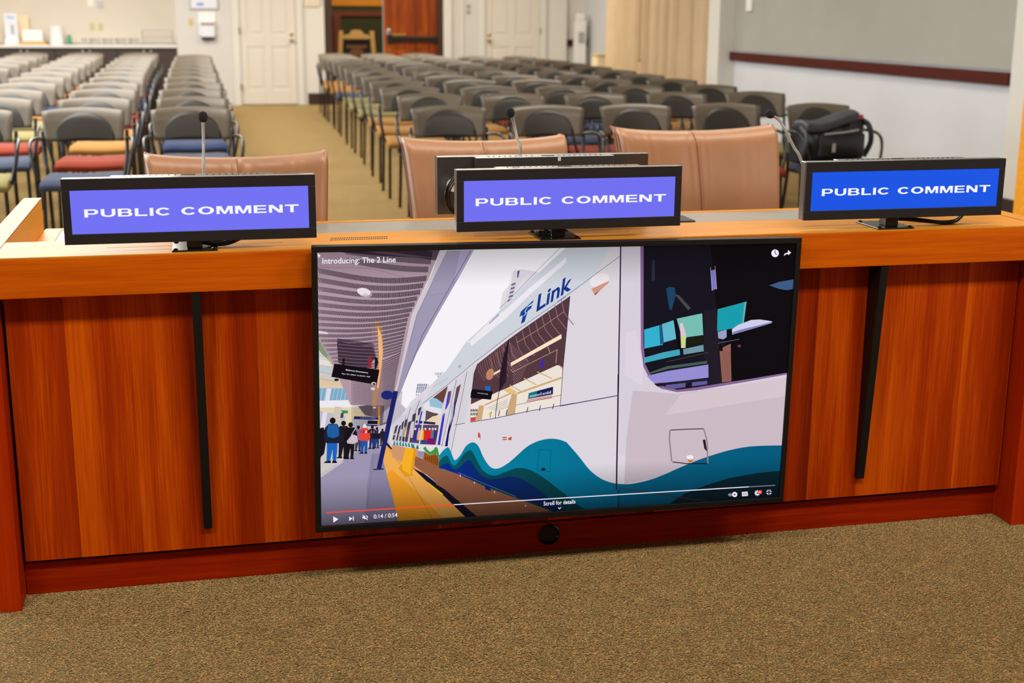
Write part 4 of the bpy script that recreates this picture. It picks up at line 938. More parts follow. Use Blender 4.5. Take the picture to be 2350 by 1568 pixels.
P((150, 140, 210), [(830, 1310), (1020, 1265), (1402, 1204), (1404, 1325), (1050, 1370), (895, 1378)], Z3); P((28, 26, 40), [(895, 1384), (1404, 1330), (1404, 1362), (930, 1410)], Z3)
P((96, 90, 150), [(1010, 1395), (1190, 1375), (1190, 1415), (1080, 1432), (1000, 1420)], Z3); P((96, 90, 150), [(1250, 1370), (1392, 1355), (1392, 1388), (1250, 1408)], Z3)
P((22, 156, 172), [(1488, 690), (1758, 618), (1728, 835), (1620, 870), (1484, 895)], Z3); P((120, 170, 176), [(1740, 624), (1758, 618), (1730, 830), (1716, 830)], Z3)
P((150, 160, 196), [(1490, 900), (1572, 880), (1572, 950), (1540, 970), (1495, 960)], Z3); Ln((90, 90, 100), [(1492, 1005), (1600, 985), (1690, 968)], 1.6, Z3)
P((206, 206, 236), [(1625, 925), (1622, 875), (1680, 835), (1800, 790), (1880, 785), (1960, 796), (1998, 805), (1900, 845), (1760, 885)], Z3); P((130, 130, 180), [(1630, 925), (1760, 888), (1990, 820), (1998, 806), (1900, 832), (1700, 880), (1626, 905)], Z3)
P((124, 116, 196), [(1424, 330), (1466, 320), (1478, 500), (1434, 516)], Z3); Ln((210, 196, 214), [(1422, 300), (1438, 518)], 0.7, Z3); Ln((210, 196, 214), [(1464, 286), (1480, 505)], 0.7, Z3)
P((60, 90, 136), [(1968, 468), (2060, 435), (2240, 405), (2230, 495), (2130, 512), (2060, 500)], Z3)
P((146, 96, 86), [(1506, 1060), (1610, 1010), (1616, 1360), (1530, 1370)], Z3); P((14, 10, 14), [(1500, 1030), (1534, 1020), (1536, 1080), (1506, 1078)], Z3)
for k in range(5): Ln((96, 56, 50), [(1540 + 16 * k, 1080), (1530 + 16 * k, 1350)], 0.6, Z3)
El((120, 60, 56), 1690, 1032, 18, 12, Z3, 10)
# marks and hatch on the side panel
P((222, 70, 84), [(1554, 525), (1572, 522), (1574, 565), (1556, 570)], Z2); Ln((40, 30, 40), [(1575, 540), (1576, 590)], 1.0, Z2)
P((190, 84, 54), [(1776, 562), (1815, 562), (1815, 572), (1776, 572)], Z2); P((190, 84, 54), [(1776, 580), (1815, 580), (1815, 590), (1776, 590)], Z2); P((190, 84, 54), [(1828, 570), (1860, 560), (1855, 592), (1828, 590)], Z2)
Ln((6, 60, 100), [(2104, 676), (2212, 682), (2204, 872), (2090, 858), (2104, 676)], 0.9, Z2); El((10, 30, 40), 2145, 852, 20, 12, Z2)
# yellow bollard and blue pole
P((222, 150, 30), [(838, 842), (880, 790), (980, 905), (905, 925)], Z2); P((244, 176, 34), [(905, 655), (985, 668), (950, 905), (880, 860), (868, 800)], Z2); P((226, 150, 24), [(980, 668), (1005, 678), (960, 900), (946, 900)], Z2)
P((26, 32, 100), [(795, 148), (838, 152), (770, 470), (685, 850), (645, 846), (720, 500)], Z2); El((24, 38, 116), 740, 186, 56, 41, Z2); P((30, 28, 60), [(615, 850), (708, 845), (706, 856), (612, 860)], Z2)
me = bpy.data.meshes.new('screen'); me.from_pydata(scr_v, [], scr_f)
ca_ = me.color_attributes.new('picture', 'FLOAT_COLOR', 'CORNER')
li = 0
for poly, c in zip(me.polygons, scr_c):
    for k in poly.loop_indices: ca_.data[k].color = c
m, nt, p = new_mat('television_picture'); N = nt.nodes.new; L = nt.links.new
at = N('ShaderNodeAttribute'); at.attribute_name = 'picture'
tc = N('ShaderNodeTexCoord'); sp = N('ShaderNodeSeparateXYZ'); L(tc.outputs['Object'], sp.inputs[0])
# the player's own dark scrims over the top and bottom of the video
r1 = N('ShaderNodeMapRange'); r1.inputs[1].default_value = 0.25; r1.inputs[2].default_value = SZ; r1.inputs[3].default_value = 1.0; r1.inputs[4].default_value = 0.55; L(sp.outputs['Z'], r1.inputs[0])
r2 = N('ShaderNodeMapRange'); r2.inputs[1].default_value = -0.22; r2.inputs[2].default_value = -SZ; r2.inputs[3].default_value = 1.0; r2.inputs[4].default_value = 0.2; L(sp.outputs['Z'], r2.inputs[0])
mu = N('ShaderNodeMath'); mu.operation = 'MULTIPLY'; L(r1.outputs[0], mu.inputs[0]); L(r2.outputs[0], mu.inputs[1])
mk = N('ShaderNodeMath'); mk.operation = 'MAXIMUM'; L(mu.outputs[0], mk.inputs[0])
L(at.outputs['Alpha'], mk.inputs[1])
mx = N('ShaderNodeMath'); mx.operation = 'MULTIPLY'; mx.inputs[1].default_value = 1.0 / (2 ** EXPO); L(mu.outputs[0], mx.inputs[0])
L(at.outputs['Color'], p.inputs['Emission Color']); L(mx.outputs[0], p.inputs['Emission Strength'])
p.inputs['Base Color'].default_value = (0.002, 0.002, 0.003, 1); p.inputs['Roughness'].default_value = 0.3; p.inputs['Specular IOR Level'].default_value = 0.06
me.materials.append(m)
screen = bpy.data.objects.new('screen', me); COL.objects.link(screen); screen.parent = tv
# ---- player controls overlaid on the picture
def US(bm, pts, lay=0):
    V = []
    for q_ in pts:
        x, z = tvl(*q_); V.append(bm.verts.new((x, 0.0030 - lay * 1e-4, z)))
    bm.faces.new(V)
def UL(bm, a, b, w, lay=0):
    d = math.hypot(b[0] - a[0], b[1] - a[1]); nx, ny = -(b[1] - a[1]) / d * w / 2, (b[0] - a[0]) / d * w / 2
    US(bm, [(a[0] + nx, a[1] + ny), (b[0] + nx, b[1] + ny), (b[0] - nx, b[1] - ny), (a[0] - nx, a[1] - ny)], lay)
def UT(bm, body, org, xv, yv, off=0.0, lay=0):
    vs_, fs = text_faces(body, off); V = []
    for u, v in vs_:
        x, z = tvl(org[0] + xv[0] * u + yv[0] * v, org[1] + xv[1] * u + yv[1] * v); V.append(bm.verts.new((x, 0.0030 - lay * 1e-4, z)))
    for f in fs:
        try: bm.faces.new([V[i] for i in f])
        except Exception: pass
def UE(bm, cx, cy, rx, ry, lay=0, n=24): US(bm, [(cx + rx * cos(2 * pi * k / n), cy + ry * sin(2 * pi * k / n)) for k in range(n)], lay)
M['ui'] = emit('interface_white', rgb(238, 232, 248)); M['uired'] = emit('interface_red', rgb(250, 70, 40)); M['uigrey'] = emit('interface_grey', rgb(120, 125, 140)); M['uidark'] = emit('interface_dark', rgb(14, 12, 18))
def ui(name, mat, fn):
    b = NB(); fn(b); return obj(name, b, M[mat], screen)
ui('video_title', 'ui', lambda b: UT(b, 'Introducing: The 2 Line', Z1(155, 262 + 12), (168.5, -3.5), (0.3, -17.5), 0.012))
ui('mouse_pointer', 'ui', lambda b: US(b, [Z1(110, 160), Z1(118, 205), Z1(126, 190), Z1(133, 203), Z1(137, 200), Z1(131, 187), Z1(142, 184)]))
ui('time_readout', 'ui', lambda b: UT(b, '0:14 / 0:54', Z2(617, 1296), (54.5, -4.2), (0, -9.5), 0.008))
ui('scroll_caption', 'ui', lambda b: UT(b, 'Scroll for details', (1247.5, 1161), (73, -5), (0, -9.5), 0.012))
ui('chevron', 'ui', lambda b: (UL(b, (1281, 1165), (1284.2, 1168.5), 1.6), UL(b, (1284, 1168.5), (1287.5, 1164.6), 1.6)))
ui('play_icon', 'ui', lambda b: US(b, [Z2(253, 1275), Z2(255, 1331), Z2(300, 1300)]))
ui('next_icon', 'ui', lambda b: (US(b, [Z2(397, 1277), Z2(398, 1316), Z2(426, 1294)]), US(b, [Z2(430, 1274), Z2(438, 1273), Z2(439, 1312), Z2(431, 1313)])))
ui('mute_icon', 'ui', lambda b: (US(b, [Z2(515, 1280), Z2(527, 1278), Z2(540, 1264), Z2(541, 1304), Z2(529, 1293), Z2(516, 1294)]), UL(b, Z2(517, 1264), Z2(562, 1306), 1.6), UL(b, Z2(550, 1268), Z2(561, 1276), 1.8), UL(b, Z2(561, 1275), Z2(559, 1292), 1.8)))
ui('progress_bar', 'uired', lambda b: UL(b, Z2(192, 1243), Z2(1340, 1170), 2.6))
ui('loaded_bar', 'ui', lambda b: (UL(b, Z2(1340, 1170), Z4(0, 1151), 2.0), UL(b, Z4(0, 1151), Z4(1775, 1044), 2.0)))
ui('unloaded_bar', 'uigrey', lambda b: UL(b, Z4(1775, 1044), Z4(2022, 1030), 2.0))
ui('autoplay_slot', 'uigrey', lambda b: UE(b, *Z4(1605, 1118), 5.6, 3.6))
ui('autoplay_dot', 'ui', lambda b: UE(b, *Z4(1645, 1115), 5.9, 5.9, 1))
ui('autoplay_mark', 'uidark', lambda b: US(b, [Z4(1638, 1104), Z4(1639, 1127), Z4(1657, 1114)], 3))
ui('captions_icon', 'ui', lambda b: US(b, [Z4(1712, 1092), Z4(1766, 1088), Z4(1768, 1128), Z4(1714, 1132)]))
ui('captions_letters', 'uidark', lambda b: UT(b, 'CC', Z4(1722, 1122), (9.3, -0.6), (0, -5.4), 0.03, 3))
def gear(b):
    c0 = Z4(1855, 1102)
    for k in range(8):
        a = k * pi / 4; UL(b, (c0[0] + 3 * cos(a), c0[1] + 3 * sin(a)), (c0[0] + 6.4 * cos(a), c0[1] + 6.4 * sin(a)), 2.2)
    UE(b, c0[0], c0[1], 4.6, 4.6)
ui('settings_icon', 'ui', gear)
ui('settings_hole', 'uidark', lambda b: UE(b, *Z4(1855, 1102), 1.7, 1.7, 3))
ui('quality_badge', 'uired', lambda b: US(b, [Z4(1858, 1078), Z4(1896, 1075), Z4(1897, 1107), Z4(1859, 1110)], 4))
ui('quality_mark', 'ui', lambda b: UT(b, '4K', Z4(1866, 1102), (5.6, -0.4), (0, -4), 0.02, 6))
def exitfs(b):
    c0 = Z4(1964, 1094)
    for sx, sy in ((-1, -1), (1, -1), (-1, 1), (1, 1)):
        UL(b, (c0[0] + sx * 2.2, c0[1] + sy * 2.2), (c0[0] + sx * 6, c0[1] + sy * 2.2), 1.5); UL(b, (c0[0] + sx * 2.2, c0[1] + sy * 1.5), (c0[0] + sx * 2.2, c0[1] + sy * 6), 1.5)
ui('exit_fullscreen_icon', 'ui', exitfs)
ui('clock_icon', 'ui', lambda b: UE(b, *Z3(2021, 168), 8.6, 8.9))
ui('clock_hands', 'uidark', lambda b: (UL(b, Z3(2020, 140), Z3(2021, 170), 1.7, 3), UL(b, Z3(2021, 168), Z3(2036, 180), 1.7, 3)))
ui('share_icon', 'ui', lambda b: US(b, [Z3(2102, 195), Z3(2108, 172), Z3(2140, 160), Z3(2142, 138), Z3(2170, 162), Z3(2144, 186), Z3(2143, 174), Z3(2118, 180)]))

# ---- wide sans capitals for the displays
def gbox(x0, x1, y0, y1): return [[(x0, y0), (x1, y0), (x1, y1), (x0, y1)]]
def garc(cx, cy, rx, ry, ix, iy, a0, a1, n=14):
    out = []
    for k in range(n):
        p0 = radians(a0 + (a1 - a0) * k / n); p1 = radians(a0 + (a1 - a0) * (k + 1) / n)
        out.append([(cx + rx * cos(p0), cy + ry * sin(p0)), (cx + rx * cos(p1), cy + ry * sin(p1)), (cx + ix * cos(p1), cy + iy * sin(p1)), (cx + ix * cos(p0), cy + iy * sin(p0))])
    return out
GW = {'P': 0.96, 'U': 1.0, 'B': 1.0, 'L': 0.86, 'I': 0.25, 'C': 1.02, ' ': 0.42, 'O': 1.12, 'M': 1.16, 'E': 0.92, 'N': 1.0, 'T': 1.0}
def glyph(c):
    S = 0.25
    if c == 'P': return gbox(0, S, 0, 1) + gbox(S, .62, .83, 1) + gbox(S, .62, .33, .5) + garc(.62, .665, .34, .335, .1, .165, -90, 90)
    if c == 'U': return gbox(0, S, .36, 1) + gbox(1 - S, 1, .36, 1) + garc(.5, .36, .5, .36, .25, .17, 180, 360, 18)
    if c == 'B': return gbox(0, S, 0, 1) + gbox(S, .62, .83, 1) + gbox(S, .62, .44, .58) + gbox(S, .64, 0, .17) + garc(.62, .72, .33, .28, .09, .12, -90, 90) + garc(.64, .28, .36, .28, .11, .12, -90, 90)
    if c == 'L': return gbox(0, S, 0, 1) + gbox(S, .86, 0, .19)
    if c == 'I': return gbox(0, S, 0, 1)
    if c == 'C': return garc(.54, .5, .54, .5, .29, .31, 38, 322, 30)
    if c == 'O': return garc(.56, .5, .56, .5, .30, .31, 0, 360, 36)
    if c == 'M': return gbox(0, .22, 0, 1) + gbox(.94, 1.16, 0, 1) + [[(.22, 1), (.22, .62), (.50, 0), (.58, 0), (.58, .28), (.36, 1)], [(.94, 1), (.80, 1), (.58, .28), (.58, 0), (.66, 0), (.94, .62)]]
    if c == 'E': return gbox(0, S, 0, 1) + gbox(S, .90, .82, 1) + gbox(S, .86, .42, .58) + gbox(S, .92, 0, .18)
    if c == 'N': return gbox(0, .23, 0, 1) + gbox(.77, 1, 0, 1) + [[(.23, 1), (.23, .64), (.71, 0), (.77, 0), (.77, .36), (.29, 1)]]
    if c == 'T': return gbox(0, 1, .81, 1) + gbox(.375, .625, 0, .81)
    return []

# ================================================================== PUBLIC COMMENT MONITORS
def monitor(label, x0, x1, zb, y0, scol, face=1, lettering=True, base=True, pole=0.0, pdx=0.0):
    """bar display; origin at its foot on the ledge. face=1 looks at the camera side (-y)"""
    cx = (x0 + x1) / 2; w = (x1 - x0) / 2; h = 0.151
    foot = DH if face > 0 else 0.760
    g = thing('name_display', label, 'display', (cx, y0, foot), 0 if face > 0 else pi, 'bar displays along the desk')
    z0 = zb - foot
    bm = NB(); bl, br, bb, bt = 0.018, 0.017, 0.0245, 0.0265
    for a, b, c, d in ((-w, w, z0 + h - bt, z0 + h), (-w, w, z0, z0 + bb), (-w, -w + bl, z0 + bb, z0 + h - bt), (w - br, w, z0 + bb, z0 + h - bt)): add_box(bm, a, b, 0, 0.006, c, d)
    obj('bezel', bm, M['bezel'], g, 0.001)
    body = pbox('housing', -w, w, 0.0065, 0.034, z0, z0 + h, M['casing'], g, 0.0015)
    hump = pbox('rear_housing', -w + 0.105, w - 0.095, 0.0345, 0.066, z0 + 0.012, z0 + h - 0.0005, M['casing'], g, 0.002)
    bm = NB()
    for i in range(22):
        x = -w + 0.135 + i * 0.0145
        if 9 < i < 13: continue
        add_box(bm, x, x + 0.0035, 0.044, 0.050, z0 + h - 0.003, z0 + h + 0.0002)
    add_box(bm, -0.02, 0.012, 0.045, 0.056, z0 + h - 0.003, z0 + h + 0.0003)
    obj('vent_slots', bm, M['gap'], hump)
    s = pbox('screen', -w + bl, w - br, 0.0015, 0.0064, z0 + bb, z0 + h - bt, emit('display_' + str(len(bpy.data.materials)), rgb(*scol)), g)
    if lettering:
        sw = 2 * w - bl - br; a = -w + bl + 0.054 * sw; b = -w + bl + 0.957 * sw
        zc = z0 + bb + (h - bb - bt) * 0.475; x = 0.0; adv = []
        for ch in 'PUBLIC COMMENT':
            adv.append(x); x += GW[ch] + 0.17
        tot = x - 0.17
        for ch, x_ in zip('PUBLIC COMMENT', adv):
            if ch == ' ': continue
            bm = NB()
            for poly in glyph(ch):
                bm.faces.new([bm.verts.new((a + (b - a) * (x_ + u) / tot, 0.0008, zc - 0.0092 + 0.0184 * v)) for u, v in poly])
            obj('letter', bm, M['ltr'], s)
    # post and base plate
    bp = pbox('base_plate', -0.052 + pdx, 0.052 + pdx, -0.012, 0.115 if face > 0 else 0.075, 0.0, 0.004, M['blackgloss'], g, 0.001)
    for sx in (-1, 1):
        for sy in (-0.003, 0.105 if face > 0 else 0.062):
            bm = NB(); add_lathe(bm, [(0.006, 0.0041), (0.006, 0.006), (0.002, 0.008)], (pdx + sx * 0.044, sy, 0), 10); obj('screw', bm, M['blackgloss'], bp)
    pbox('post', -0.018 + pdx, 0.018 + pdx, 0.012, 0.05, 0.0041, z0 - 0.0005, M['blackgloss'], g, 0.002)
    if face < 0: pbox('riser', -0.012 + pdx, 0.012 + pdx, 0.0671, 0.074, 0.0041, z0 + 0.06, M['black'], g)
    return g, w, z0, h
M['ltr'] = emit('letter_white', rgb(246, 246, 255))
gL, wL, zL, hL = monitor('left name display on the desk reading PUBLIC COMMENT on violet-blue', -1.165, -0.592, 0.883, 0.02, (112, 112, 242), pdx=0.0025)
gM, wM, zM, hM = monitor('middle name display reading PUBLIC COMMENT above the television', -0.2525, 0.323, 0.886, 0.02, (110, 110, 240), pdx=-0.028)
gR, wR, zR, hR = monitor('right name display reading PUBLIC COMMENT on deeper blue', 0.660, 1.232, 0.889, 0.02, (4, 82, 226), pdx=-0.027)
gB, wB, zB, hB = monitor('backward-facing display behind the middle name display, rear casing visible', -0.257, 0.318, 0.893, 0.305, (30, 30, 40), face=-1, lettering=False)
# cables: drawn in each display's own frame
def cable(parent, pts, r=0.0035, name='power_cable', mat='cable', n=8):
    bm = NB(); add_tube(bm, smooth_path(pts, n), r, 8); return obj(name, bm, M[mat], parent, smooth=True)
cable(gL, [(0.02, 0.05, 0.016), (0.05, 0.045, 0.008), (0.085, 0.05, 0.012), (0.15, 0.07, 0.03)], 0.0045)
cable(gL, [(0.02, 0.04, 0.012), (0.055, 0.035, 0.007), (0.09, 0.045, 0.010), (0.14, 0.07, 0.03)], 0.004)
cable(gL, [(0.02, 0.06, 0.02), (0.06, 0.058, 0.012), (0.10, 0.065, 0.015), (0.16, 0.08, 0.03)], 0.003)
cable(gR, [(0.0, 0.05, 0.022), (0.07, 0.046, 0.014), (0.13, 0.044, 0.006), (0.18, 0.05, 0.008), (0.215, 0.06, 0.03)], 0.0055)
cable(gR, [(0.0, 0.045, 0.018), (0.06, 0.04, 0.012), (0.13, 0.037, 0.0052), (0.18, 0.044, 0.007), (0.22, 0.06, 0.034)], 0.0035)
cable(gM, [(-0.05, 0.045, 0.012), (-0.03, 0.06, 0.006), (-0.06, 0.07, 0.02)], 0.003)
# loops of the rear display (its frame is turned round: +x here is photo left)
def Bp(px, py, Y):
    w_ = aty(px, py, Y); return (gB.location.x - w_.x, gB.location.y - w_.y, w_.z - gB.location.z)
for dx in (0, 4, 9):
    cable(gB, [Bp(1062, 400 + dx, 0.22), Bp(1040 + dx, 408 + dx / 2, 0.21), Bp(1024 + dx, 436, 0.205), Bp(1023 + dx, 462, 0.205), Bp(1034 + dx, 484, 0.21), Bp(1056, 500, 0.22)], 0.0022)
bm = NB(); q0 = Bp(1040, 425, 0.232); add_lathe(bm, [(0.017, -0.002), (0.017, 0.002)], q0, 20, 'Y'); obj('round_sticker', bm, M['white'], gB)
# small icon mark on the rear casing
bm = NB(); a = Bp(1284, 365, 0.238); add_box(bm, a[0] - 0.004, a[0] + 0.004, 0.0663, 0.0668, a[2] - 0.005, a[2] + 0.005); obj('casing_mark', bm, M['paper'], gB)
# small black box behind
bm = NB(); add_box(bm, 0.30, 0.445, 0.23, 0.33, 0.7605, 0.865)
tag(obj('junction_box', bm, M['bezel'], bevel=0.004), 'small black box on the work surface behind the middle display', 'box')

# ================================================================== MICROPHONES
def mic(label, base, path_px, ball_px, ballr=0.0135, tip=None):
    g = thing('gooseneck_microphone', label, 'microphone', base, 0, 'gooseneck microphones on the desk')
    b = Vector(base); pts = [Vector(q) - b for q in path_px]
    bm = NB(); add_lathe(bm, [(0.022, 0), (0.022, 0.010), (0.010, 0.016), (0.008, 0.03)], (0, 0, 0), 20); obj('microphone_base', bm, M['black'], g)
    pp = smooth_path([(0, 0, 0.03)] + pts, 8)
    bm = NB(); add_tube(bm, pp, 0.0040, 10); obj('gooseneck', bm, M['grey_stem'], g, smooth=True)
    d = (pp[-1] - pp[-4]).normalized(); c = pp[-1]
    bm = NB(); rings = [(0.005, -0.005), (0.009, -0.002), (0.0115, 0.004), (0.012, 0.010), (0.0105, 0.016), (0.007, 0.020), (0.003, 0.022)]
    add_lathe(bm, rings, (0, 0, 0), 18)
    R = d.to_track_quat('Z', 'Y').to_matrix()
    for v in bm.verts: v.co = R @ v.co + c
    obj('foam_windscreen', bm, M['foam'], g, smooth=True)
    return g
a1 = aty(468, 400, 0.30); a2 = aty(467, 330, 0.33); a3 = aty(466, 276, 0.34)
mic('left gooseneck microphone rising straight in front of the left leather chair', (a1.x, 0.29, 0.762), [a1, a2, a3], None)
a1 = aty(1196, 357, 0.38); a2 = aty(1187, 318, 0.40); a3 = aty(1180, 285, 0.41); a4 = aty(1173, 264, 0.40)
mic('middle gooseneck microphone leaning left, beside the middle leather chair', (a1.x + 0.01, 0.40, 0.762), [a1, a2, a3, a4], None)
a1 = aty(1842, 378, 0.30); a2 = aty(1822, 338, 0.31); a3 = aty(1803, 300, 0.32); a4 = aty(1789, 277, 0.33); a5 = aty(1772, 265, 0.33)
mic('right gooseneck microphone bent over toward the right leather chair', (a1.x + 0.075, 0.30, 0.762), [a1, a2, a3, a4, a5], None)

# ================================================================== LEATHER CHAIRS
def leather_chair(label, cx, Y, zt, rz=0.0, w=0.285):
    g = thing('leather_office_chair', label, 'office chair', (cx, Y, 0), rz, 'tan leather chairs behind the desk')
    zb = 0.50; dip = 0.020
    def front(u, v):
        s = 2 * u - 1; z = zb + (zt - zb) * v
        ww = w * (0.90 + 0.10 * v ** 1.3)
        x = ww * s
        z += v * (dip * (s * s) - dip) + 0.004 * v * (abs(s) ** 6)
        y = -0.055 * s * s + 0.10 * (v ** 1.2) - 0.035 * sin(pi * v)
        y += 0.012 * math.exp(-(s / 0.018) ** 2)                    # centre seam
        y += 0.03 * (1 - min(1, (1 - abs(s)) / 0.07)) ** 2           # rounded side
        y += 0.035 * max(0, (v - 0.93) / 0.07) ** 2                  # rolled top
        y += 0.0035 * sin(s * 34 + 3 * sin(s * 9)) * v * (1 - abs(s)) * max(0, v - .25)
        return Vector((x, y, z))
    bm = NB(); add_grid_solid(bm, front, 96, 30, (0, 0.075, 0)); br = obj('backrest', bm, M['leather'], g, smooth=True)
    for s in (0.0, 1.0):
        for dy in (0.012, 0.05):
            bm = NB(); add_tube(bm, [front(s, v / 20) + Vector((0, dy, 0.0)) for v in range(21)], 0.0038, 6); obj('piping', bm, M['piping'], br, smooth=True)
    bm = NB(); add_tube(bm, [front(0.5, v / 24) + Vector((0, -0.002, 0.0)) for v in range(2, 25)], 0.0014, 6); obj('centre_seam', bm, M['piping'], br)
    pbox('seat', -0.25, 0.25, -0.50, -0.02, 0.42, 0.51, M['leather'], g, 0.03)
    for s in (-1, 1): pbox('armrest', s * 0.285 - 0.025, s * 0.285 + 0.025, -0.34, -0.06, 0.64, 0.67, M['leather'], g, 0.01)
    for s in (-1, 1):
        bm = NB(); add_tube(bm, [(s * 0.24, -0.2, 0.44), (s * 0.285, -0.2, 0.46), (s * 0.285, -0.2, 0.64)], 0.012, 8); obj('arm_post', bm, M['black'], g)
    bm = NB(); add_lathe(bm, [(0.03, 0.09), (0.03, 0.25), (0.02, 0.26), (0.02, 0.42)], (0, -0.25, 0), 16); obj('gas_column', bm, M['black'], g)
    for k in range(5):
        a = 2 * pi * k / 5 + 0.3; d = Vector((cos(a), sin(a), 0)); c = Vector((0, -0.25, 0))
        bm = NB(); add_tube(bm, [c + Vector((0, 0, 0.10)), c + d * 0.28 + Vector((0, 0, 0.065))], [0.022, 0.014], 8); lg = obj('base_leg', bm, M['black'], g)
        bm = NB(); add_tube(bm, [c + d * 0.28 + Vector((-0.02, 0, 0.026)), c + d * 0.28 + Vector((0.02, 0, 0.026))], 0.025, 12); obj('castor', bm, M['black'], lg)
    return g
def lc(label, xl, xr, yc, Y):
    a = aty(xl, yc, Y + 0.07); b = aty(xr, yc, Y + 0.07)
    return leather_chair(label, (a.x + b.x) / 2, Y, a.z, 0.0, (b.x - a.x) / 2)
lc('left tan leather office chair, lowest of the three behind the desk', 331, 752, 360, 1.12)
lc('middle tan leather office chair, behind the backward-facing display', 925, 1302, 321, 1.32)
lc('right tan leather office chair, tallest of the three behind the desk', 1420, 1785, 297, 1.34)

# ================================================================== AUDIENCE CHAIRS
def make_chair():
    g = thing('stacking_chair', 'x', 'chair')
    bm = NB()
    def st(u, v):
        s = 2 * u - 1; y = -0.47 + 0.43 * v
        z = 0.462 - 0.012 * (1 - s * s) - 0.030 * max(0, (0.16 - v) / 0.16) ** 2 - 0.010 * abs(s) ** 8
        return Vector((s * (0.235 - 0.015 * v), y, z))
    add_grid_solid(bm, st, 10, 12, lambda u, v: Vector((0, 0.012 * (1 - v), -0.062 + 0.026 * max(0, (0.16 - v) / 0.16))))
    seat = obj('seat', bm, SEAT['blue'], g, smooth=True, bevel=0.010)
    def bk(u, v, infl=0.0):
        s = 2 * u - 1
        x = s * (0.226 + 0.017 * v); z = 0.638 + 0.178 * v + 0.018 * (1 - s * s) * v
        y = 0.0 + 0.055 * v - 0.060 * s * s * (0.6 + 0.4 * v) + 0.02 * max(0, v - 0.75) / 0.25
        return Vector((x, y - infl, z))
    bm = NB(); add_grid_solid(bm, bk, 14, 8, (0, 0.007, 0)); back = obj('backrest', bm, M['shell'], g, smooth=True)
    # arched inner area of the backrest, its shade painted in with darker plastic
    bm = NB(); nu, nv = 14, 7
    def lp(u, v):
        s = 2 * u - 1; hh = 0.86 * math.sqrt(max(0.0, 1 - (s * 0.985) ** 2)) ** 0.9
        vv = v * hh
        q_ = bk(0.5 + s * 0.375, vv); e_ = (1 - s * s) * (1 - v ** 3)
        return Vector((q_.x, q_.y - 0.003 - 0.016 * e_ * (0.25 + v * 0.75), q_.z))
    add_grid_solid(bm, lp, nu, nv, (0, 0.002, 0)); obj('lumbar_arch', bm, M['lumbar'], back, smooth=True)
    for s in (-1, 1):
        bm = NB(); add_tube(bm, smooth_path([(s * 0.205, -0.40, 0.425), (s * 0.215, -0.41, 0.40), (s * 0.222, -0.425, 0.0)], 4), 0.0115, 8); obj('leg', bm, M['tube'], g, smooth=True)
        bm = NB(); add_tube(bm, smooth_path([(s * 0.245, 0.02, 0.70), (s * 0.240, 0.0, 0.55), (s * 0.225, -0.03, 0.42), (s * 0.225, 0.05, 0.0)], 4), 0.0115, 8); obj('leg', bm, M['tube'], g, smooth=True)
        bm = NB(); add_tube(bm, smooth_path([(s * 0.246, 0.005, 0.655), (s * 0.265, -0.08, 0.664), (s * 0.284, -0.22, 0.664), (s * 0.286, -0.31, 0.635), (s * 0.276, -0.35, 0.56), (s * 0.245, -0.37, 0.43)], 5), 0.0100, 8); obj('arm_loop', bm, M['tube'], g, smooth=True)
        bm = NB(); add_tube(bm, [(s * 0.21, -0.41, 0.405), (s * 0.225, -0.02, 0.405)], 0.009, 8); obj('seat_rail', bm, M['tube'], g, smooth=True)
    return g
proto = make_chair()
seat_mesh = {}
base_seat = [c for c in proto.children if c.name.startswith('seat') and not c.name.startswith('seat_rail')][0]
for k, mt in SEAT.items():
    me2 = base_seat.data.copy(); me2.materials.clear(); me2.materials.append(mt); seat_mesh[k] = me2
used = [False]
def put_chair(x, y, col, label, group, rz=0.0):
    if not used[0]:
        r = proto; used[0] = True
        base_seat.data = seat_mesh[col]
    else:
        r = proto.copy(); COL.objects.link(r)
        for ch in proto.children:
            c = ch.copy(); COL.objects.link(c); c.parent = r
            if ch is base_seat: c.data = seat_mesh[col]
            for gch in ch.children:
                d = gch.copy(); COL.objects.link(d); d.parent = c
    r.location = (x, y, 0); r.rotation_euler = (0, 0, rz); r['label'] = label; r['group'] = group
    return r
ORD = ['front', 'second', 'third', 'fourth', 'fifth', 'sixth', 'seventh', 'eighth', 'ninth', 'tenth', 'eleventh', 'rearmost']
CO = ['on the aisle', 'second from the aisle', 'third from the aisle', 'fourth from the aisle', 'fifth from the aisle']
LCOL = {(0, 0): 'blue', (1, 0): 'blue', (2, 0): 'navy', (0, 1): 'blue', (1, 1): 'red', (2, 1): 'gold', (0, 2): 'olive', (1, 2): 'blue', (2, 2): 'red', (3, 2): 'olive', (3, 1): 'gold', (3, 0): 'gold', (4, 2): 'olive'}
RCOL = {(0, 0): 'blue', (1, 0): 'blue', (2, 0): 'gold', (3, 0): 'gold', (4, 0): 'gold', (5, 0): 'olive', (6, 0): 'olive', (7, 0): 'olive', (8, 0): 'blue', (9, 0): 'gold', (10, 0): 'gold', (11, 0): 'gold',
        (0, 1): 'red', (1, 1): 'gold', (0, 2): 'red', (1, 2): 'red', (2, 2): 'blue', (1, 3): 'red', (2, 3): 'gold', (1, 4): 'olive'}
rc = random.Random(11)
for k in range(12):
    for c in range(5):
        if c == 0 and k == 11: continue
        col = LCOL.get((k, c)) or rc.choice(['blue', 'red', 'gold', 'olive', 'navy'])
        x = -0.90 - (0.634 + 0.009 * k) * c + rc.uniform(-0.012, 0.012); y = 5.36 + 1.035 * k + rc.uniform(-0.03, 0.03)
        seen = ('%s-seated ' % col) if (k, c) in LCOL else ''
        put_chair(x, y, col, '%sgrey stacking chair, %s row, %s, left block' % (seen, ORD[k], CO[c]), 'stacking chairs left of the aisle', rc.uniform(-0.03, 0.03))
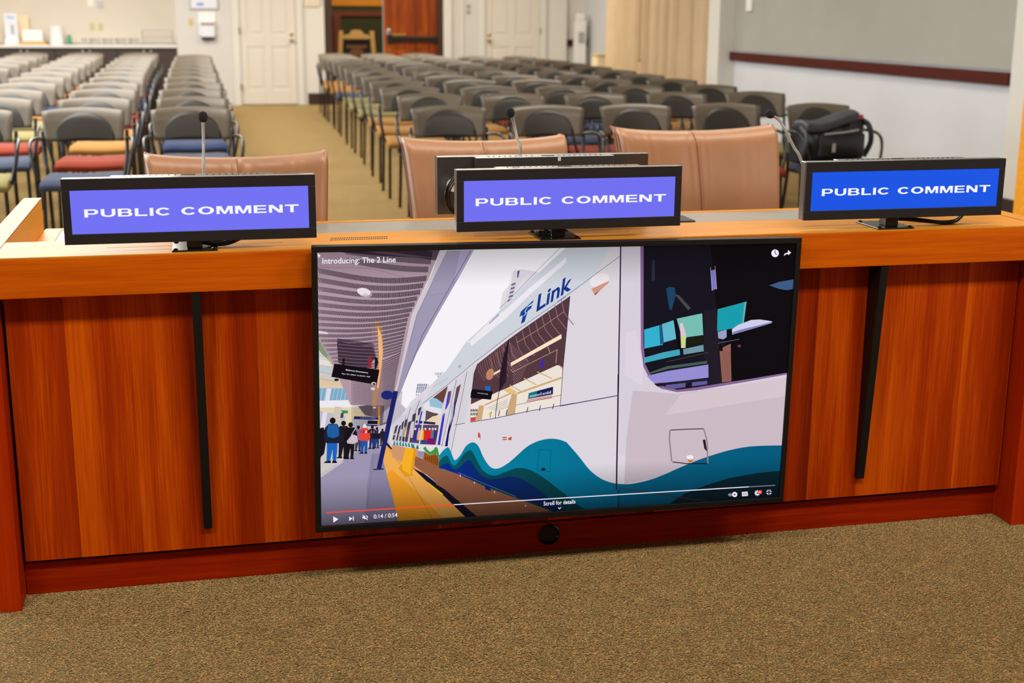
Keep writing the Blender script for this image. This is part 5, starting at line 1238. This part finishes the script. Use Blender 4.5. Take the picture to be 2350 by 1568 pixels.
XS = [0.69, 0.78, 0.80, 0.84, 0.86, 0.90, 0.93, 0.96, 0.99, 1.01, 1.03, 1.05]
YS = [5.25, 6.55, 7.52, 8.55, 9.53, 10.55, 11.5, 12.5, 13.5, 14.5, 15.4, 16.35]
for k in range(12):
    for c in range(5):
        if c > 2 and k == 11: continue
        if k == 0 and c == 4: continue
        col = RCOL.get((k, c)) or rc.choice(['blue', 'red', 'gold', 'olive', 'navy'])
        sp_ = 0.628 if k else 0.622
        x = XS[k] + sp_ * c * (1 if k < 9 else 0.97) + rc.uniform(-0.012, 0.012); y = YS[k] + rc.uniform(-0.03, 0.03) - (0.0 if c < 3 or k < 9 else 0.25)
        seen = ('%s-seated ' % col) if (k, c) in RCOL else ''
        put_chair(x, y, col, '%sgrey stacking chair, %s row, %s, right block' % (seen, ORD[k], CO[c]), 'stacking chairs right of the aisle', rc.uniform(-0.03, 0.03))
bc = put_chair(3.17, 5.18, 'blue', 'stacking chair carrying the black backpack, beside the right wall', 'stacking chairs right of the aisle', 0.10)

# ================================================================== BACKPACK
bp = thing('backpack', 'black backpack with grey handle lying on the chair by the right wall', 'backpack', (3.13, 4.96, 0.468), 0.04)
bm = NB()
def bagp(u, v):
    s = 2 * u - 1; z = (0.275 + 0.03 * s) * v
    bulge = (1 - abs(s) ** 4) * (sin(pi * min(1, max(0, v * 0.92 + 0.05))) ** 0.5)
    wob = 0.008 * sin(7 * s + 5 * v) + 0.006 * sin(13 * s - 8 * v)
    return Vector((s * (0.232 - 0.012 * v), -0.08 - 0.09 * bulge + wob, z + 0.008 * sin(6 * s) * v))
add_grid_solid(bm, bagp, 24, 16, lambda u, v: Vector((0, 0.16, 0)))
obj('pack_body', bm, M['nylon'], bp, smooth=True, bevel=0.02)
bm = NB()
def flap(u, v):
    s = 2 * u - 1
    return Vector((s * 0.185 - 0.045, -0.17 + 0.20 * v, 0.262 + 0.075 * u * u + 0.018 * sin(pi * v) + 0.006 * sin(4 * s)))
add_grid_solid(bm, flap, 14, 8, (0, 0, -0.055)); obj('top_flap', bm, M['nylon2'], bp, smooth=True, bevel=0.012)
bm = NB()
def pk(u, v):
    s = 2 * u - 1
    return Vector((0.02 + s * 0.16, -0.185 - 0.035 * (1 - s * s) * sin(pi * v), 0.05 + 0.15 * v))
add_grid_solid(bm, pk, 14, 8, (0, 0.04, 0)); fp = obj('front_pocket', bm, M['nylon'], bp, smooth=True, bevel=0.01)
bm = NB(); add_tube(bm, [(-0.12, -0.20, 0.200), (0.02, -0.21, 0.212), (0.12, -0.20, 0.225)], 0.006, 8); obj('zip', bm, M['frame_silver'], fp)
pbox('logo_patch', -0.075, -0.055, -0.232, -0.226, 0.09, 0.145, M['frame_silver'], fp)
bm = NB(); add_tube(bm, smooth_path([(-0.225, -0.10, 0.02), (-0.235, -0.17, 0.10), (-0.23, -0.17, 0.19), (-0.225, -0.08, 0.235)], 6), 0.014, 8); obj('shoulder_strap', bm, M['nylon2'], bp, smooth=True)
bm = NB(); add_tube(bm, smooth_path([(0.20, -0.14, 0.05), (0.235, -0.16, 0.15), (0.222, -0.14, 0.25), (0.19, -0.06, 0.285)], 6), 0.018, 8); obj('side_strap', bm, M['nylon'], bp, smooth=True)
pbox('red_tag', 0.15, 0.195, -0.12, -0.08, 0.285, 0.315, M['red'], bp, 0.005)
bm = NB(); add_tube(bm, [(-0.23, -0.20, 0.01), (-0.235, -0.21, -0.03), (-0.23, -0.21, -0.06)], 0.012, 8); obj('teal_pull', bm, M['teal'], bp)
